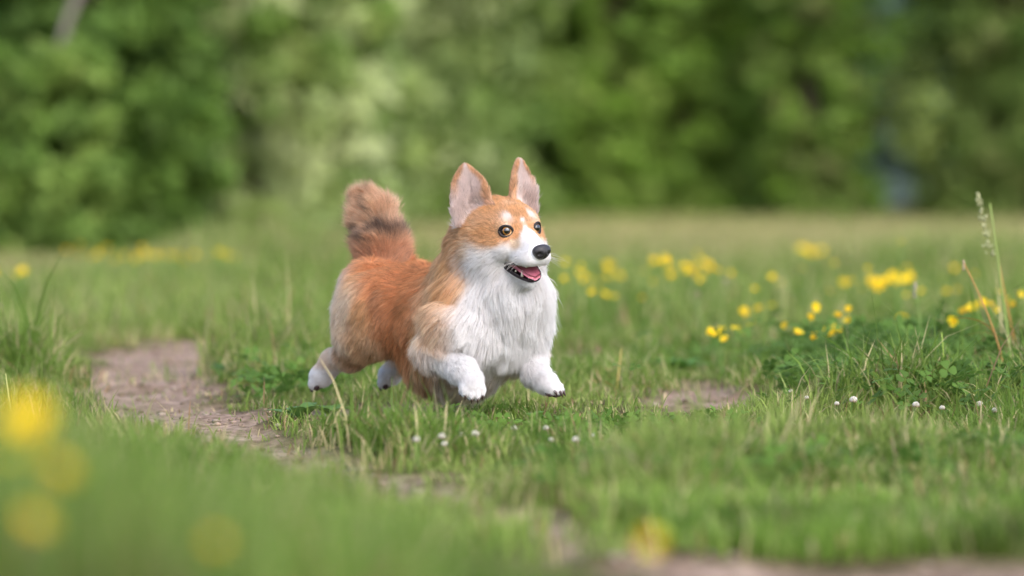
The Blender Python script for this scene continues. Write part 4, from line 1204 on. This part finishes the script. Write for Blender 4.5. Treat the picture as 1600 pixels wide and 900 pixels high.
# longer wisps inside the ears
for (O, A, N_, X_) in EARS:
    q_ = P0 - O; t = q_ @ A; x = q_ @ X_; n_ = q_ @ N_
    near = (wr['ear'] > .4) & (np.linalg.norm(q_, axis=1) < 120) & ((((P0 - HO) @ Rh) > 0) == (((O - HO) @ Rh) > 0))
    ins = near & (n_ > .011 * x * x * (1 - .35 * np.clip(t / 79, 0, 1)) - 4)
    ln = np.where(ins & (np.abs(x) > 4), 6 + 9 * sstep(70, 10, t), ln)
    ln = np.where(near & ~ins, 5, ln)
# thin out short hair toward lips
cm = carve_mouth(P0); near_m = (np.linalg.norm(qh - np.array([81.5, -47, 0]), axis=1) < 60)
ln = np.where(near_m & (cm < 10), np.minimum(ln, 3 + .6 * np.clip(cm, 0, 10)), ln)
for sp, nn in EYES:
    de = np.linalg.norm(P0 - sp, axis=1); ln = np.where(de < 26, np.minimum(ln, 2.5 + .22 * np.clip(de - 11, 0, 20)), ln)
P0, g, ln, lift, flow = P0[keep], g[keep], ln[keep], lift[keep], flow[keep]
wr = {k_: v[keep] for k_, v in wr.items()}
N = len(P0)
colr = coat(P0, wr)
# locks: each strand follows the lock it belongs to
def noise3(P, s, seed): return vnoise(P[:, 0] * s + P[:, 2] * s * .73, P[:, 1] * s - P[:, 2] * s * .41, 1, seed)
flow = flow + .8 * (np.stack([noise3(P0, .035, 300 + i) for i in range(3)], -1) - .5) + .35 * (np.stack([noise3(P0, .09, 310 + i) for i in range(3)], -1) - .5)
# gravity pulls long coat down
flow = flow + DN * np.clip((ln - 22) / 40, 0, .4)[:, None]
tan = flow - (flow * g).sum(1, keepdims=True) * g
tan = nrmz(tan)
L = ln * r.uniform(.65, 1.12, N) * (1 + .25 * (noise3(P0, .05, 330) - .5))
lf = lift * r.uniform(.5, 1.6, N) * (.6 + .8 * noise3(P0, .06, 335))
fly = r.random(N) < .02
L = np.where(fly, L * 1.2, L); lf = np.where(fly, lf * 1.7, lf)         # stray guard hairs
d0 = nrmz(tan + g * (lf * 1.6)[:, None] + r.normal(0, .10, (N, 3)))
d1 = nrmz(tan + g * (lf * .75)[:, None] + r.normal(0, .13, (N, 3)) + DN * (.012 * ln)[:, None])
K = 5
ts = np.linspace(0, 1, K)
pts = np.zeros((N, K, 3))
for k in range(K):
    t = ts[k]
    pts[:, k] = P0 + (d0 * (t - .5 * t * t) + d1 * (.5 * t * t)) * L[:, None]
# clumping: broad loose locks, then fine pointed ones
def clump(pts, count, lo_, hi_, lmin, reach, spread):
    ci = r.choice(N, count, replace=False)
    kd = KDTree(count)
    for i, p_ in enumerate(P0[ci]): kd.insert(p_, i)
    kd.balance()
    own = np.fromiter((kd.find(p_)[1] for p_ in P0), int, N)
    guide = pts[ci][own]; off0 = P0 - P0[ci][own]
    amt = (1 - .55 * wr['tail']) * np.where(ln > 40, 1.25, 1) * np.clip((ln - lmin) / 20, 0, 1) * r.uniform(lo_, hi_, N) * r.uniform(.3, 1, count)[own]
    ok = ((np.linalg.norm(off0, axis=1) < reach) & ((d0 * (guide[:, -1] - guide[:, 0])).sum(1) > 0))
    new = pts.copy()
    for k in range(1, K):
        w_ = (amt * ts[k] ** 1.4 * ok)[:, None]
        new[:, k] = pts[:, k] * (1 - w_) + (guide[:, k] + off0 * spread) * w_
    return new, own
pts, own1 = clump(pts, 2600, .25, .7, 16, 34, .4)
pts, own = clump(pts, 30000, .15, .6, 6, 12, .4)
kd_n = 30000
# lock and strand colour variation: real coats band light and dark
lv = r.normal(1, .05, 2600)[own1] * r.normal(1, .09, kd_n)[own] * r.normal(1, .15, N)
wv_ = sstep(.35, .75, colr.min(1))
lv = 1 + (np.clip(lv, .5, 1.4) - 1) * (1 - .75 * wv_)      # white hair varies less
colr = np.clip(colr * lv[:, None], 0, .93)
dark = (r.random(N) < .03) & (wr['chest'] < .3) & (ln > 12)
colr[dark] *= .45
rad = np.where(ln > 12, .22, .22) * r.uniform(.7, 1.25, N) * S * 1.0
regname = np.array(REGS)[np.argmax(np.stack([wr[g_] for g_ in REGS], -1), 1)]
FURN = {'body': 'body_fur', 'chest': 'chest_fur', 'head': 'head_fur', 'ear': 'ear_fur', 'tail': 'tail_fur'}
prof = np.array([1, 1, .95, .8, .55, .15])
def add_fur(name, pts, rad, col):
    n_, k_ = pts.shape[:2]
    hc = bpy.data.hair_curves.new(name)
    hc.add_curves([k_] * n_)
    hc.attributes['position'].data.foreach_set('vector', WL(pts.reshape(-1, 3)).astype(np.float32).ravel())
    ra = hc.attributes.get('radius') or hc.attributes.new('radius', 'FLOAT', 'POINT')
    ra.data.foreach_set('value', (rad[:, None] * np.interp(np.linspace(0, 1, k_), np.linspace(0, 1, 6), prof)[None]).astype(np.float32).ravel())
    ca = hc.attributes.new('fcol', 'FLOAT_COLOR', 'CURVE')
    rgba = np.ones((n_, 4), np.float32); rgba[:, :3] = col
    ca.data.foreach_set('color', rgba.ravel())
    hc.materials.append(furM)
    return link(name, hc, dog)
for g_ in REGS:
    m = regname == g_
    if not m.any(): continue
    if g_ == 'ear':
        lr = ((P0 - HO) @ Rh) > 0
        for mm in (m & lr, m & ~lr): add_fur('ear_fur', pts[mm], rad[mm], colr[mm])
    else:
        add_fur(FURN.get(g_, 'leg_fur'), pts[m], rad[m], colr[m])
# whiskers
wp = []
for sg in (1, -1):
    for k in range(9):
        o = cast(hd(86 + 5 * (k % 3), -24 - 4 * (k // 3), sg * 60), -Rh * sg)
        dr = nrmz(Rh * sg + Fh * r.uniform(-.2, .5) - Uh * r.uniform(-.1, .5)); Lw = r.uniform(18, 34)
        wp.append([o + dr * Lw * t - Uh * 6 * t * t for t in np.linspace(0, 1, 6)])
wp = np.array(wp)
add_fur('whisker', wp, np.full(len(wp), .00018), np.tile(lin((220, 214, 208)), (len(wp), 1)))
